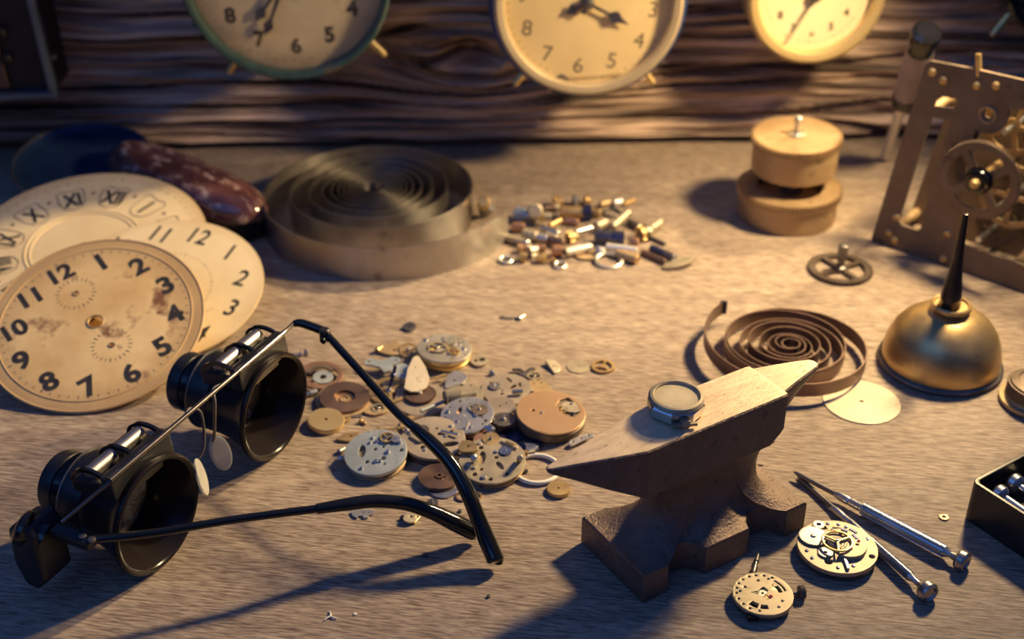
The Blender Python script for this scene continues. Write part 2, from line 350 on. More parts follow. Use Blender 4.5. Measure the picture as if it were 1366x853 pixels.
# ------------------------------------------------------------------ anvil
A0 = P(857, 806); AH = R_(32.0)
AM = Matrix.Translation(A0) @ RZ(AH) @ T(.033, .0165, 0)
def anvil():
    mm = .001
    iron = mat('cast_iron', (.17, .125, .105), (.24, .18, .145), .6, .40, 160, bump=1., bscale=900, rough2=.52, spots=(.15, .105, .08), spotscale=260, spotlo=.60, spothi=.66, bdist=.0006)
    worn = mat('worn_anvil_face', (.74, .57, .36), (.86, .68, .46), .40, .42, 120, stretch=(1, 4, 1), rough2=.5, bump=.3, bscale=500, spots=(.24, .17, .12), spotscale=300, spotlo=.63, spothi=.68)
    root = thing('anvil', 'small pitted cast iron anvil with two horns standing on the bench', 'anvil', AM)
    # base outline with notches
    half = [(-33, -16.5), (-23.7, -16.5)]
    def notch(a, b, d):
        out = []
        for i in range(1, 12):
            t = i/12; x = a+(b-a)*t
            y = min(1, math.sin(PI*t)**.55)*d; out.append((x, -16.5+y))
        return out
    half += notch(-23.7, -8.8, 6.5)+[(-8.8, -16.5), (8.6, -16.5)]+notch(8.6, 24.6, 6.5)+[(24.6, -16.5), (33, -16.5)]
    base = half+[(33, -8), (33, 0), (33, 8)]+[(-x, -y) for x, y in half]+[(-33, 8), (-33, 0), (-33, -8)]
    d2 = []
    for i, p in enumerate(base):           # extra points on long sides
        q = base[(i+1) % len(base)]; n = max(1, int(math.hypot(q[0]-p[0], q[1]-p[1])/3))
        for k in range(n): d2.append((p[0]+(q[0]-p[0])*k/n, p[1]+(q[1]-p[1])*k/n))
    base = d2
    def onrect(p, hu, hv, cu=0):
        x, y = p[0], p[1]; m = max(abs(x)/hu, abs(y)/hv, 1e-6); return (cu+x/m, y/m)
    def sup(p, hu, hv, cu=0, e=5.):
        x, y = p[0], p[1]; m = (abs(x/hu)**e+abs(y/hv)**e)**(1/e); return (cu+x/m, y/m)
    rings = []
    def add(pts, z): rings.append([Vector((x*mm, y*mm, z*mm)) for x, y in pts])
    add([(x*.995, y*.99) for x, y in base], 0); add(base, .5); add(base, 10.3); add([(x*.985, y*.972) for x, y in base], 10.9)
    wa = [sup(p, 20, 6.6, .6) for p in base]
    for i in range(1, 11):
        f = R_(9*i); s = math.sin(f)**1.15; z = 10.9+13.5*(1-math.cos(f))
        add([(b[0]*.985+(w_[0]-b[0]*.985)*s, b[1]*.972+(w_[1]-b[1]*.972)*s) for b, w_ in zip(base, wa)], z)
    bo = [sup(p, 25.6, 9.3, -1.6, 14) for p in base]
    for i in range(1, 8):
        f = R_(90/7*i); s = 1-math.cos(f); z = 24.4+10.1*math.sin(f)
        add([(b[0]+(w_[0]-b[0])*s, b[1]+(w_[1]-b[1])*s) for b, w_ in zip(wa, bo)], z)
    bm = B(); ring_loft(bm, rings)
    obj('body', bm, iron, root, ang=40)
    # head: block with the two horns, lofted along its length; section = (v near, v far, z low, z high, roundness below)
    def sec(u, v0, v1, zl, zh, k=0.):
        h = zh-zl; w_ = v1-v0; c = (v0+v1)/2; b = .45
        pts = [(v0+b, zh), (c, zh), (v1-b, zh), (v1, zh-b)]
        lo = []
        for i in range(9):
            t = i/8; ang = PI*t
            ex, ez = c+w_/2*math.cos(ang), (zh-h*.25)-(h*.75)*math.sin(ang)
            # square section
            if t < .5: sx, sz = v1, zh-b-(h-2*b)*(t/.5)
            else: sx, sz = v0, zl+b+(h-2*b)*((t-.5)/.5)
            if t == .5: sx, sz = c, zl
            if i == 3: sx, sz = v1, zl+b
            if i == 4: sx, sz = c, zl
            if i == 5: sx, sz = v0, zl+b
            lo.append((sx+(ex-sx)*k, sz+(ez-sz)*k))
        return [Vector((u*mm, v*mm, z*mm)) for v, z in pts+lo+[(v0, zh-b)]]
    S = [sec(-58.2, -1.2, .2, 50.9, 52.2, .6), sec(-57.6, -1.7, .7, 50.1, 52.4, .4), sec(-50, -3.9, 2.4, 45.9, 52.5, .12), sec(-40, -6.9, 4.4, 40.2, 52.5, .04), sec(-29.2, -9.9, 6.6, 34.6, 52.5, 0),
         sec(-17, -9.8, 9.0, 34.3, 52.5, 0), sec(-4, -9.7, 9.5, 34.3, 52.5, 0), sec(20, -9.6, 9.5, 34.3, 52.5, 0), sec(23.8, -9.6, 9.5, 37.6, 52.5, 0), sec(25.2, -9.4, 9.3, 39, 52.4, 0),
         sec(25.5, -7.6, 7.8, 39.6, 52.3, .25), sec(32, -5.8, 6, 43.0, 52.4, .45), sec(39, -3.9, 4.0, 46.8, 52.4, .55), sec(44.2, -2.5, 2.2, 49.4, 52.3, .65), sec(45.4, -1.5, 1.2, 50.6, 52.0, .75)]
    bm = B(); ring_loft(bm, S)
    h = obj('head', bm, iron, root, ang=14)
    h.data.materials.append(worn)
    for p in h.data.polygons:
        if p.normal.z > .9 and p.center.z > .0518: p.material_index = 1
    return root
anvil()
# ------------------------------------------------------------------ bell shaped oil can
def oil_can():
    c = P(1253, 478, 0); c = Vector(((.1455+.1923)/2, .4206, 0)); r = .0238
    root = thing('oil_can', 'bell shaped brass oil can with long black spout', 'oil can', Matrix.Translation(c))
    aged = mat('aged_brass_shell', (.50, .34, .15), (.60, .44, .22), .82, .30, 45, rough2=.44, spots=(.30, .19, .10), spotscale=70, spotlo=.6, spothi=.75, bump=.06, bscale=60)
    mm = .001; bm = B()
    prof = [(22.3, 1.2), (22.6, 3), (22.4, 6.5), (21.4, 11), (19.6, 15.2), (16.8, 19), (13.2, 21.8), (9.6, 23.4), (7, 24.2), (6.2, 24.8), (5.9, 26), (5.9, 26.6)]
    lathe(bm, [(a*mm, z*mm) for a, z in prof], 72); obj('dome', bm, aged, root)
    bm = B(); lathe(bm, [(a*mm, z*mm) for a, z in [(0, 0), (22.8, 0), (23.8, .5), (24.1, 1.2), (23.8, 1.9), (22.9, 2.4), (22.2, 2.2)]], 72); obj('base_rim', bm, M['dark_steel'], root)
    bm = B(); lathe(bm, [(a*mm, z*mm) for a, z in [(6.0, 25.2), (7.0, 25.3), (7.6, 26), (7.6, 27.3), (7.1, 27.8), (6.4, 27.4), (6.1, 26.6), (4, 26.2)]], 48); obj('collar', bm, M['brass'], root)
    bm = B(); lathe(bm, [(a*mm, z*mm) for a, z in [(4.0, 26), (4.1, 29), (3.7, 34), (2.6, 41), (1.9, 48), (1.5, 56), (1.15, 64), (1.0, 66), (.55, 66.1), (.5, 64)]], 28, RY(R_(-1.5))); obj('spout', bm, mat('dark_spout', (.03, .026, .03), (.06, .05, .05), .7, .32, 80), root)
    return root
oil_can()
# ------------------------------------------------------------------ spring barrels, toothed
def barrel(name, label, c, R, h, rim_h, M0=None, arbor=True, recess=False):
    root = thing(name, label, 'gear barrel', (Matrix.Translation(c) @ (M0 or Matrix.Identity(4))), 'brass spring barrels')
    bm = B(); lathe(bm, [(0, 0), (R*.925, 0), (R*.94, .0006), (R*.94, h-rim_h)], 72); obj('drum', bm, M['barrel_brass'], root)
    bm = plate(gear_out(R, 72, .0015), [], rim_h, 0, h-rim_h)
    if recess:
        bm.free(); bm = plate(gear_out(R, 72, .0015), [circ(R*.62, 64)], rim_h, 0, h-rim_h)
    obj('toothed_rim', bm, M['barrel_brass'], root)
    if recess:
        bm = B(); lathe(bm, [(0, h-.004), (R*.7, h-.004)], 48, cap0=True, cap1=True) ; obj('lid', bm, M['old_brass'], root)
    if arbor:
        bm = B(); lathe(bm, [(0, h-.001), (.0042, h-.001), (.0042, h+.0006), (.0015, h+.0012), (.0015, h+.0058), (.0019, h+.0062), (.0019, h+.0086), (.0014, h+.0092)], 20)
        obj('arbor', bm, M['steel'], root)
        bm = B(); lathe(bm, [(.004, -.0118), (.0055, -.0115), (.0055, .0004)], 24); obj('lower_arbor', bm, M['dark_steel'], root)
    return root
bc = Vector((.1322, .5505, 0))
barrel('spring_barrel', 'wide toothed brass drum lying flat under a smaller drum', bc, .0248, .0155, .0036, arbor=False, recess=True)
barrel('spring_barrel', 'toothed brass drum with steel pin on its lid, stacked on the wider drum', bc+Vector((.0013, .0025, .0155+.0080)), .0212, .0174, .0030, RY(R_(-1.5)) @ RX(R_(2.)))
# ------------------------------------------------------------------ spoked wheel with upright arbor
def arbor_wheel():
    c = Vector((.1459, .495, 0)); root = thing('gear_wheel', 'flat dark four spoke gear wheel with upright arbor beside the brass drums', 'gear', Matrix.Translation(c) @ RZ(.5))
    bm = plate(gear_out(.0143, 60, .0007), spokes(.0032, .0108, 4, .0022), .0012, 0, .0006); obj('rim', bm, mat('dark_bronze', (.085, .062, .05), (.13, .10, .08), .5, .45, 80), root)
    bm = B(); lathe(bm, [(0, 0), (.0028, 0), (.0028, .0025), (.0017, .003), (.0017, .0065), (.0023, .007), (.0023, .0132), (.0012, .0138)], 20); obj('arbor', bm, M['dark_steel'], root)
arbor_wheel()
# ------------------------------------------------------------------ mainsprings
def spiral_pts(rad, a0, direction, n=40):
    """rad: radii at successive half turns"""
    out = []
    for i in range(len(rad)-1):
        for k in range(n):
            t = k/n; r0 = rad[max(i-1, 0)]; r1 = rad[i]; r2 = rad[i+1]; r3 = rad[min(i+2, len(rad)-1)]
            r = .5*(2*r1+(r2-r0)*t+(2*r0-5*r1+4*r2-r3)*t*t+(3*r1-r0-3*r2+r3)*t**3)
            a = a0+direction*PI*(i+t); out.append((r*math.cos(a), r*math.sin(a)))
    return out
def big_spring():
    c = Vector((-.0662, .5475, 0))
    root = thing('mainspring', 'large coiled steel mainspring ribbon standing on edge on the bench', 'spring', Matrix.Translation(c))
    # from the loose end, clockwise seen from above: end at right, front, left, back, right ...
    rad = [.068, .0485, .0468, .0375, .0352, .0292, .0283, .0232, .0232, .0188, .0192, .0158, .0162, .0133, .0138, .0112, .0117, .0094, .0099, .0077, .0082, .0061, .0066, .0046, .005]
    pts = spiral_pts(rad, R_(-20), -1)
    bm = B(); strip(bm, pts, .0165, .0009)
    m = M['spring_steel'].copy(); N = m.node_tree.nodes; tg = N.new('ShaderNodeTangent'); tg.direction_type = 'RADIAL'; tg.axis = 'Z'; b = N['Principled BSDF']
    b.inputs['Anisotropic'].default_value = .7; b.inputs['Anisotropic Rotation'].default_value = .25; m.node_tree.links.new(tg.outputs[0], b.inputs['Tangent'])
    obj('ribbon', bm, m, root, ang=50)
    bm = B(); cyl(bm, (.0035, 0, 0), (.0035, 0, .0165), .002, seg=20); obj('inner_eye', bm, M['spring_steel'], root)
big_spring()
def small_spring():
    c = P(1052, 478, 0)
    root = thing('mainspring', 'loose brown coiled mainspring strip lying behind the anvil horn', 'spring', Matrix.Translation(c))
    pts = []
    rad = [.0345, .030, .0262, .0205, .0262, .0205, .0205, .0155, .017, .0115, .0125, .0085, .0090, .0060, .0062, .0038, .0036, .0018]
    base = spiral_pts(rad, R_(132), 1, 30)
    n = len(base)
    for i, (x, y) in enumerate(base):
        t = i/n; pts.append((x, y*1.0, .0052*(max(0, .10-t)/.10)+.0015*math.sin(t*9)**2))
    bm = B(); strip(bm, pts, .0058, .0005); obj('ribbon', bm, M['brown_spring'], root, ang=50)
    bm = B(); p = pts[0]; box(bm, (p[0], p[1], p[2]+.003), (.003, .0012, .0062), None, .0003); obj('hook_end', bm, M['blued'], root)
small_spring()
# ------------------------------------------------------------------ blank white dial
bm = plate(circ(.0143, 72), [circ(.0008, 16)], .0005, .0001)
solo('watch_dial', bm, mat('cream_enamel', (.60, .51, .36), (.70, .61, .45), .25, .4, 60, spots=(.55, .40, .22), spotscale=110, spotlo=.63, spothi=.72),
     'blank cream watch dial with tiny centre hole lying flat beside the oil can', 'watch dial', Matrix.Translation(P(1149, 537, 0)) @ RX(R_(0)))
# ------------------------------------------------------------------ clock dials lying at the edge of the bench
def dial_mat(name, c1, c2, edge, stain, scale=40, lo=.56, hi=.68, r0=.78, r1=1.0, R=.042, metallic=.1):
    m = mat(name, c1, c2, metallic, .45, scale, spots=stain, spotscale=55, spotlo=lo, spothi=hi, rough2=.6, bump=.05, bscale=300)
    nt = m.node_tree; N = nt.nodes; L = nt.links; b = N['Principled BSDF']
    src = b.inputs['Base Color'].links[0].from_socket
    tc = N.new('ShaderNodeTexCoord'); ln = N.new('ShaderNodeVectorMath'); ln.operation = 'LENGTH'; L.new(tc.outputs['Object'], ln.inputs[0])
    nz = N.new('ShaderNodeTexNoise'); nz.inputs['Scale'].default_value = 45; nz.inputs['Detail'].default_value = 5; L.new(tc.outputs['Object'], nz.inputs['Vector'])
    ad = N.new('ShaderNodeMath'); ad.operation = 'MULTIPLY_ADD'; ad.inputs[1].default_value = R*.34; L.new(nz.outputs['Fac'], ad.inputs[0]); L.new(ln.outputs['Value'], ad.inputs[2])
    mr = N.new('ShaderNodeMapRange'); mr.inputs['From Min'].default_value = R*(r0+.17); mr.inputs['From Max'].default_value = R*(r1+.17); L.new(ad.outputs[0], mr.inputs['Value'])
    mx = N.new('ShaderNodeMix'); mx.data_type = 'RGBA'; L.new(mr.outputs['Result'], mx.inputs['Factor']); L.new(src, mx.inputs['A']); mx.inputs['B'].default_value = (*edge, 1)
    L.new(mx.outputs['Result'], b.inputs['Base Color']); return m
def pol(r, deg): return Vector((r*math.cos(R_(deg)), r*math.sin(R_(deg)), 0))
def ticks(bm, R, n, w, l, z, skip5=0, big=1.6):
    for i in range(n):
        five = n == 60 and i % 5 == 0
        box(bm, (0, 0, 0), (w*(big if five else 1), l*(big*.8 if five else 1), .00008), Matrix.Translation(Vector((0, 0, z))) @ RZ(2*PI*i/n) @ T(0, R, 0))
def dial_disc(bm, R, holes, th, rim=True):
    plate(circ(R, 96), holes, th, 0, 0, None, bm)
    return bm
# 1: the spotted tan dial on top
D1C, D1T = P(128, 431, .0158), R_(21.5)
D1 = Matrix.Translation(D1C) @ RX(D1T) @ RZ(R_(37))
def dial_one():
    R = .0423; root = thing('clock_dial', 'stained tan clock dial with bold numerals and two small subdials, topmost of the three', 'clock dial', D1, 'loose clock dials')
    m = dial_mat('stained_tan_paint', (.70, .45, .18), (.92, .68, .34), (.52, .34, .16), (.24, .11, .055), 30, .565, .66, .66, .96, R)
    bm = B(); plate(circ(R, 96), [circ(.0029, 24), circ(.0008, 12, 0, .0175), circ(.0008, 12, 0, -.0142)], .0008, 0, 0, None, bm)
    obj('disc', bm, m, root)
    bm = B(); lathe(bm, [(R-.0004, .0002), (R+.0002, .0004), (R+.0002, .0008), (R-.0003, .0011), (R-.0007, .0009), (R-.0011, .0006)], 96, closed=True); obj('rim', bm, m, root)
    bm = B(); torus(bm, R*.885, .00028, 96, 8, T(0, 0, .0008)); obj('raised_ring', bm, m, root)
    bm = B()
    for k in range(1, 13):
        p = pol(R*.725, 90-30*k); tilt = 0
        text(bm, str(k), .0093 if k < 10 else .0084, .00012, Matrix.Translation(p+Vector((0, 0, .0008))) @ RZ(tilt), .035, 1.02)
    obj('numeral_print', bm, M['ink'], root)
    bm = B(); ticks(bm, R*.84, 60, .00035, .0011, .0008); obj('minute_print', bm, M['faded_ink'], root)
    for cy in (.0175, -.0142):
        bm = B()
        for i in range(24): box(bm, (0, 0, 0), (.0003, .0011 if i % 2 else .0017, .00008), T(0, cy, .00085) @ RZ(2*PI*i/24) @ T(0, .0072, 0))
        obj('subdial_print', bm, M['faded_ink'], root)
        bm = B(); torus(bm, .0011, .0003, 20, 6, T(0, cy, .0008)); obj('eyelet', bm, M['old_brass'], root)
    bm = B(); torus(bm, .0031, .00035, 32, 6, T(0, 0, .0008)); obj('centre_ring', bm, M['dull_brass'], root)
dial_one()
# 2: cream dial under it
D2C, D2T = P(213, 386, .0105), R_(14.0)
D2 = Matrix.Translation(D2C) @ RX(D2T) @ RZ(R_(-20))
def dial_two():
    R = .0432; root = thing('clock_dial', 'clean cream clock dial with thin numerals, lying under the stained tan dial', 'clock dial', D2, 'loose clock dials')
    m = dial_mat('cream_paint', (.78, .62, .36), (.86, .71, .44), (.66, .48, .26), (.55, .38, .19), 30, .66, .76, .86, 1.05, R)
    bm = B(); plate(circ(R, 96), [circ(.002, 20)], .0008, .0002, 0, None, bm); obj('disc', bm, m, root)
    bm = B()
    for k in range(1, 13): text(bm, str(k), .0094, .00012, Matrix.Translation(pol(R*.79, 90-30*k)+Vector((0, 0, .0008))), .01, .8)
    obj('numeral_print', bm, M['ink'], root)
    bm = B(); ticks(bm, R*.50, 60, .0003, .0009, .0008); obj('minute_print', bm, M['faded_ink'], root)
dial_two()
# 3: Roman dial at the back
D3C, D3T = P(112, 331, .0118), R_(12.0)
D3 = Matrix.Translation(D3C) @ RX(D3T) @ RZ(R_(-8))
def dial_three():
    R = .0535; root = thing('clock_dial', 'cream clock dial with roman numerals in outlined shields, rearmost of the three', 'clock dial', D3, 'loose clock dials')
    m = dial_mat('yellowed_paint', (.74, .58, .33), (.83, .67, .41), (.60, .43, .22), (.50, .34, .17), 30, .64, .76, .84, 1.05, R)
    bm = B(); plate(circ(R, 96), [circ(.003, 20)], .0008, .0002, 0, None, bm); obj('disc', bm, m, root)
    bm = B(); torus(bm, R*.47, .0004, 96, 8, T(0, 0, .0008)); torus(bm, R*.43, .0004, 96, 8, T(0, 0, .0008)); obj('centre_ring', bm, m, root)
    rn = ['I', 'II', 'III', 'IV', 'V', 'VI', 'VII', 'VIII', 'IX', 'X', 'XI', 'XII']; bm = B(); cb = B()
    for k in range(1, 13):
        a = 90-30*k; Mx = Matrix.Translation(pol(R*.66, a)+Vector((0, 0, .0008))) @ RZ(R_(a-90))
        text(bm, rn[k-1], .0098, .00012, Mx, .03, .62)
        sh = [(-.0062, .0062), (-.0045, .0074), (0, .0066), (.0045, .0074), (.0062, .0062), (.0056, -.002), (.0040, -.0062), (0, -.0078), (-.0040, -.0062), (-.0056, -.002)]
        tube(cb, [Mx @ Vector((x, y, .0001)) for x, y in sh], .00016, 6, True)
        q = pol(R*.72, a-15); lathe(cb, [(.0009, 0), (.0009, .00012)], 12, T(q.x, q.y, .0008))
    obj('numeral_print', bm, M['ink'], root); obj('shield_print', cb, M['faded_ink'], root)
    bm = B(); ticks(bm, R*.90, 60, .00035, .0010, .0008); obj('minute_print', bm, M['faded_ink'], root)
dial_three()
# ------------------------------------------------------------------ marbled case and dark dish behind the dials
def marbled_case():
    a, b = Vector((-.200, .594, 0)), Vector((-.1155, .523, 0)); c = (a+b)/2; L = (b-a).length; hd = math.atan2(b.y-a.y, b.x-a.x)
    root = thing('polished_case', 'polished reddish brown marbled oblong case with black lower half, behind the clock dials', 'case', Matrix.Translation(c) @ RZ(hd))
    def half(z0, z1, zb, k):
        bm = B(); rings = []
        for i in range(11):
            t = i/10
            if k: f = math.sqrt(max(0, 1-t**2.2)); z = z0+(z1-z0)*t
            else: f = .86+.14*math.sin(PI/2*t); z = z0+(z1-z0)*t
            f = max(f, .02)
            pts = []
            for j in range(64):
                an = 2*PI*j/64; ca, sa = math.cos(an), math.sin(an)
                x = math.copysign(abs(ca)**.75, ca)*(L/2)*(.35*f+.65 if k else f*.5+.5) if k and f > .3 else math.copysign(abs(ca)**.75, ca)*L/2*(f if k else .5+.5*f)
                y = math.copysign(abs(sa)**.9, sa)*.0180*f
                pts.append(Vector((x, y, z)))
            rings.append(pts)
        ring_loft(bm, rings); return bm
    obj('lower_half', half(0, .011, 0, False), M['gloss_black'], root)
    marb = mat('brown_marbling', (.07, .025, .024), (.17, .07, .06), 0, .16, 55, stretch=(1, 2.2, 1), spots=(.58, .40, .32), spotscale=120, spotlo=.54, spothi=.68, coat=.5)
    obj('upper_half', half(.0112, .0235, 0, True), marb, root, ang=60)
marbled_case()
def dark_dish():
    c = Vector((-.214, .584, .0085)); root = thing('shallow_dish', 'dark blue black round lid lying tilted behind the roman dial', 'lid', Matrix.Translation(c) @ RX(R_(11)) @ RY(R_(3)))
    bm = B(); lathe(bm, [(a*.001, z*.001) for a, z in [(0, 0), (27, 0), (31, 1.2), (33, 3.2), (34, 4), (34, 4.8), (33, 4.8), (31.5, 3.6), (28, 1.8), (18, 1.0), (0, .9)]], 72)
    obj('shell', bm, mat('blue_black_enamel', (.012, .03, .08), (.02, .045, .11), .3, .25, 50), root); bm = B(); torus(bm, .0338, .0008, 72, 8, T(0, 0, .0044)); obj('edge_ring', bm, M['dark_steel'], root)
dark_dish()
# ------------------------------------------------------------------ clocks hanging on the plank
def thin_glass():
    m = bpy.data.materials.new('thin_clear_glass'); m.use_nodes = True; N = m.node_tree.nodes; L = m.node_tree.links
    N.remove(N['Principled BSDF']); t = N.new('ShaderNodeBsdfTransparent'); g = N.new('ShaderNodeBsdfGlossy'); g.inputs['Roughness'].default_value = .05
    f = N.new('ShaderNodeLayerWeight'); p = N.new('ShaderNodeMath'); p.operation = 'POWER'; p.inputs[1].default_value = 5.; q = N.new('ShaderNodeMath'); q.operation = 'MULTIPLY_ADD'; q.inputs[1].default_value = .6; q.inputs[2].default_value = .05
    f.inputs['Blend'].default_value = .5; L.new(f.outputs['Facing'], p.inputs[0]); L.new(p.outputs[0], q.inputs[0]); x = N.new('ShaderNodeMixShader')
    L.new(q.outputs[0], x.inputs[0]); L.new(t.outputs[0], x.inputs[1]); L.new(g.outputs[0], x.inputs[2]); L.new(x.outputs[0], N['Material Output'].inputs['Surface']); return m
M['pane'] = thin_glass()
def hand_out(l, w, kind):
    if kind == 'spade':
        return [(-w*.35, -l*.16), (w*.35, -l*.16), (w*.3, l*.50), (w*1.1, l*.60), (w*1.25, l*.68), (w*.5, l*.80), (0, l), (-w*.5, l*.80), (-w*1.25, l*.68), (-w*1.1, l*.60), (-w*.3, l*.50)]
    return [(-w*.5, -l*.2), (w*.5, -l*.2), (w*.35, l*.7), (w*1.2, l*.82), (0, l), (-w*1.2, l*.82), (-w*.35, l*.7)] if kind == 'leaf' else [(-w*.5, -l*.25), (w*.5, -l*.25), (w*.2, l), (-w*.2, l)]
def wall_clock(label, px, py, Rpx, off, depth, rot, case_m, bezel_m, dial_m, nums, numr, numsize, hands, feet, numbold=.0, bez=.0045, extra=None, cs=.985):
    f = wall_pt(px, py, off); q = wall_pt(px+Rpx, py, off); R = (q-f).length
    root = thing('alarm_clock' if feet else 'wall_clock', label, 'clock', WM @ Matrix.Translation(f) @ RX(PI/2), 'clocks hanging on the plank')
    # local: x right, y up, z out of the wall; dial plane at z = 0
    bm = B(); lathe(bm, [(0, -depth), (R*.80, -depth), (R*.93, -depth+.004), (R*cs, -depth*.6), (R*cs, -.0015), (R*.93, -.0015), (R*.93, -.003), (0, -.003)], 96); obj('case', bm, case_m, root)
    bm = B(); lathe(bm, [(R-bez, -.001), (R-bez, .002), (R-bez*.8, .0036), (R-bez*.3, .0042), (R, .003), (R, -.003), (R-.001, -.004)], 96, closed=True); obj('bezel', bm, bezel_m, root)
    bm = B(); lathe(bm, [(0, -.0026), (R-bez*.9, -.0026), (R-bez*.9, -.0012), (0, -.0012)], 96); obj('dial', bm, dial_m, root)
    bm = B()
    for k in range(1, 13):
        text(bm, nums[k-1], numsize, .0001, Matrix.Translation(pol(R*numr, 90-30*k+rot)+Vector((0, 0, -.0012))) @ RZ(R_(rot)), numbold)
    obj('numeral_print', bm, M['ink'] if numbold > .02 else M['faded_ink'], root)
    bm = B(); ticks(bm, R*min(.93, numr+.15), 60, .0003, .0010, -.0012); obj('minute_print', bm, M['faded_ink'], root)
    for i, (nm, ang, l, w, kind) in enumerate(hands):
        bm = plate(hand_out(l, w, kind), [], .0004, 0, .0002+.0007*i, RZ(R_(ang-90))); obj(nm, bm, M['blued'], root)
    bm = B(); lathe(bm, [(.0028, -.0012), (.0028, .0022), (.0016, .0028), (0.0008, .003)], 20); obj('centre_pin', bm, M['dark_steel'], root)
    for ang in feet:
        d = pol(1, ang); p = d*(R*.97); bm = B()
        cyl(bm, Vector((p.x, p.y, -.012)), Vector((p.x, p.y, -.012))+d*.013+Vector((0, 0, .002)), .0022, .0017, 16, .0006); obj('foot', bm, M['gold'], root)
    bm = B(); lathe(bm, [(R-bez, .0016), (R*.6, .0032), (R*.3, .0038), (0, .004)], 64, cap0=False, cap1=False); obj('glass', bm, M['pane'], root)
    if extra: extra(root, R)
    return root
AR = [str(k) for k in range(1, 13)]
teal = mat('teal_enamel', (.04, .075, .07), (.07, .12, .11), .2, .35, 60, spots=(.16, .13, .09), spotscale=60)
navy = mat('navy_enamel', (.025, .05, .16), (.04, .07, .22), .2, .3, 60)
tarn = dial_mat('grimy_cream', (.62, .50, .30), (.72, .60, .38), (.30, .23, .15), (.40, .30, .18), 30, .55, .72, .60, .98, .05)
warm = dial_mat('warm_cream', (.74, .56, .28), (.80, .62, .33), (.66, .50, .27), (.62, .46, .24), 30, .66, .8, .85, 1.05, .046)
pale = dial_mat('pale_cream', (.80, .68, .40), (.86, .74, .47), (.74, .60, .34), (.7, .56, .3), 30, .68, .8, .85, 1.05, .03)
wall_clock('teal rimmed alarm clock with grimy dial and heavy numerals, hanging beside the dark framed clock', 381, -30, 141, .046, .042, 3, teal, teal, tarn, AR, .68, .0078,
           [('hour_hand', 232, .026, .0022, 'leaf'), ('minute_hand', 246, .030, .0020, 'leaf')], (-124, -44), .05, .0040)
def loose(root, R):
    bm = plate(hand_out(.032, .0008, 'pin'), [], .0003, 0, -.0008, Matrix.Translation(pol(R*.89, 254)) @ RZ(R_(-85))); obj('loose_hand', bm, M['dull_brass'], root)
    bm = B(); torus(bm, .0026, .0005, 24, 6, Matrix.Translation(pol(R*.905, 253)+Vector((0, 0, -.0006)))); obj('loose_ring', bm, M['blued'], root)
wall_clock('navy blue alarm clock with warm cream dial and pale bezel, hanging between two others', 785, 4, 126, .046, .042, -7, navy, mat('pale_bezel', (.62, .50, .32), (.70, .58, .38), .5, .35, 50), warm, AR, .70, .0075,
           [('alarm_hand', 205, .012, .0022, 'spade'), ('hour_hand', -28, .022, .0024, 'spade'), ('minute_hand', 60, .034, .0022, 'spade')], (-128, -52), .0, .0050, loose, 1.055)
wall_clock('gilt rimmed wall clock with small pale dial hanging above the brass drums', 1088, -6, 91, .034, .030, 2, M['dull_brass'], mat('gilt_rim', (.60, .44, .20), (.68, .51, .25), .55, .36, 50), pale, AR, .56, .0040,
           [('hour_hand', 120, .014, .0012, 'pin'), ('minute_hand', 243, .027, .0012, 'pin')], (), .03, .0056)
# black clock at the edge of the frame
wall_clock('black alarm clock mostly cut off by the picture edge above the clock movement', 1408, -22, 66, .030, .026, 0, M['gloss_black'], M['gloss_black'], M['gloss_black'], AR, .7, .003,
           [('hour_hand', 20, .014, .0012, 'pin')], (-127, -53), .0, .004)
def framed_clock():
    p = wall_pt(78, 126, .030); root = thing('framed_clock', 'dark square clock in thin steel frame hanging beside the teal clock', 'clock', WM @ Matrix.Translation(p) @ RX(PI/2) @ RZ(R_(2.5)), 'clocks hanging on the plank')
    S = .090
    bm = B(); box(bm, (-S/2, S/2, -.0145), (S-.002, S-.002, .026), bev=.002); obj('case', bm, mat('dark_brown_case', (.022, .012, .012), (.035, .02, .018), 0, .5, 40), root)
    st = mat('blue_grey_steel', (.10, .13, .20), (.14, .18, .26), .7, .34, 50)
    for (c, s) in (((-S/2, .0012, .0015), (S, .0030, .007)), ((-S/2, S-.0012, .0015), (S, .0030, .007)), ((-.0012, S/2, .0015), (.0030, S-.006, .007)), ((-S+.0012, S/2, .0015), (.0030, S-.006, .007))):
        bm = B(); box(bm, c, s, bev=.0006); obj('frame_bar', bm, st, root)
    bm = B(); box(bm, (-S/2-.006, S/2, .0002), (S-.034, S-.010, .002), bev=.0005); obj('face', bm, mat('brown_face', (.055, .030, .026), (.08, .045, .038), .1, .5, 40), root)
    for q in ((-.020, .020), (-.0195, .033), (-.034, .014), (-.034, .030)):
        bm = B(); lathe(bm, [(.0022, 0), (.0022, .0012), (.0014, .0018)], 16, T(q[0], q[1], .0012)); obj('stud', bm, M['dark_hole'], root)
    bm = B(); cyl(bm, (0, .019, 0), (.0035, .019, 0), .0012, seg=12); obj('latch_pin', bm, M['old_brass'], root)
framed_clock()
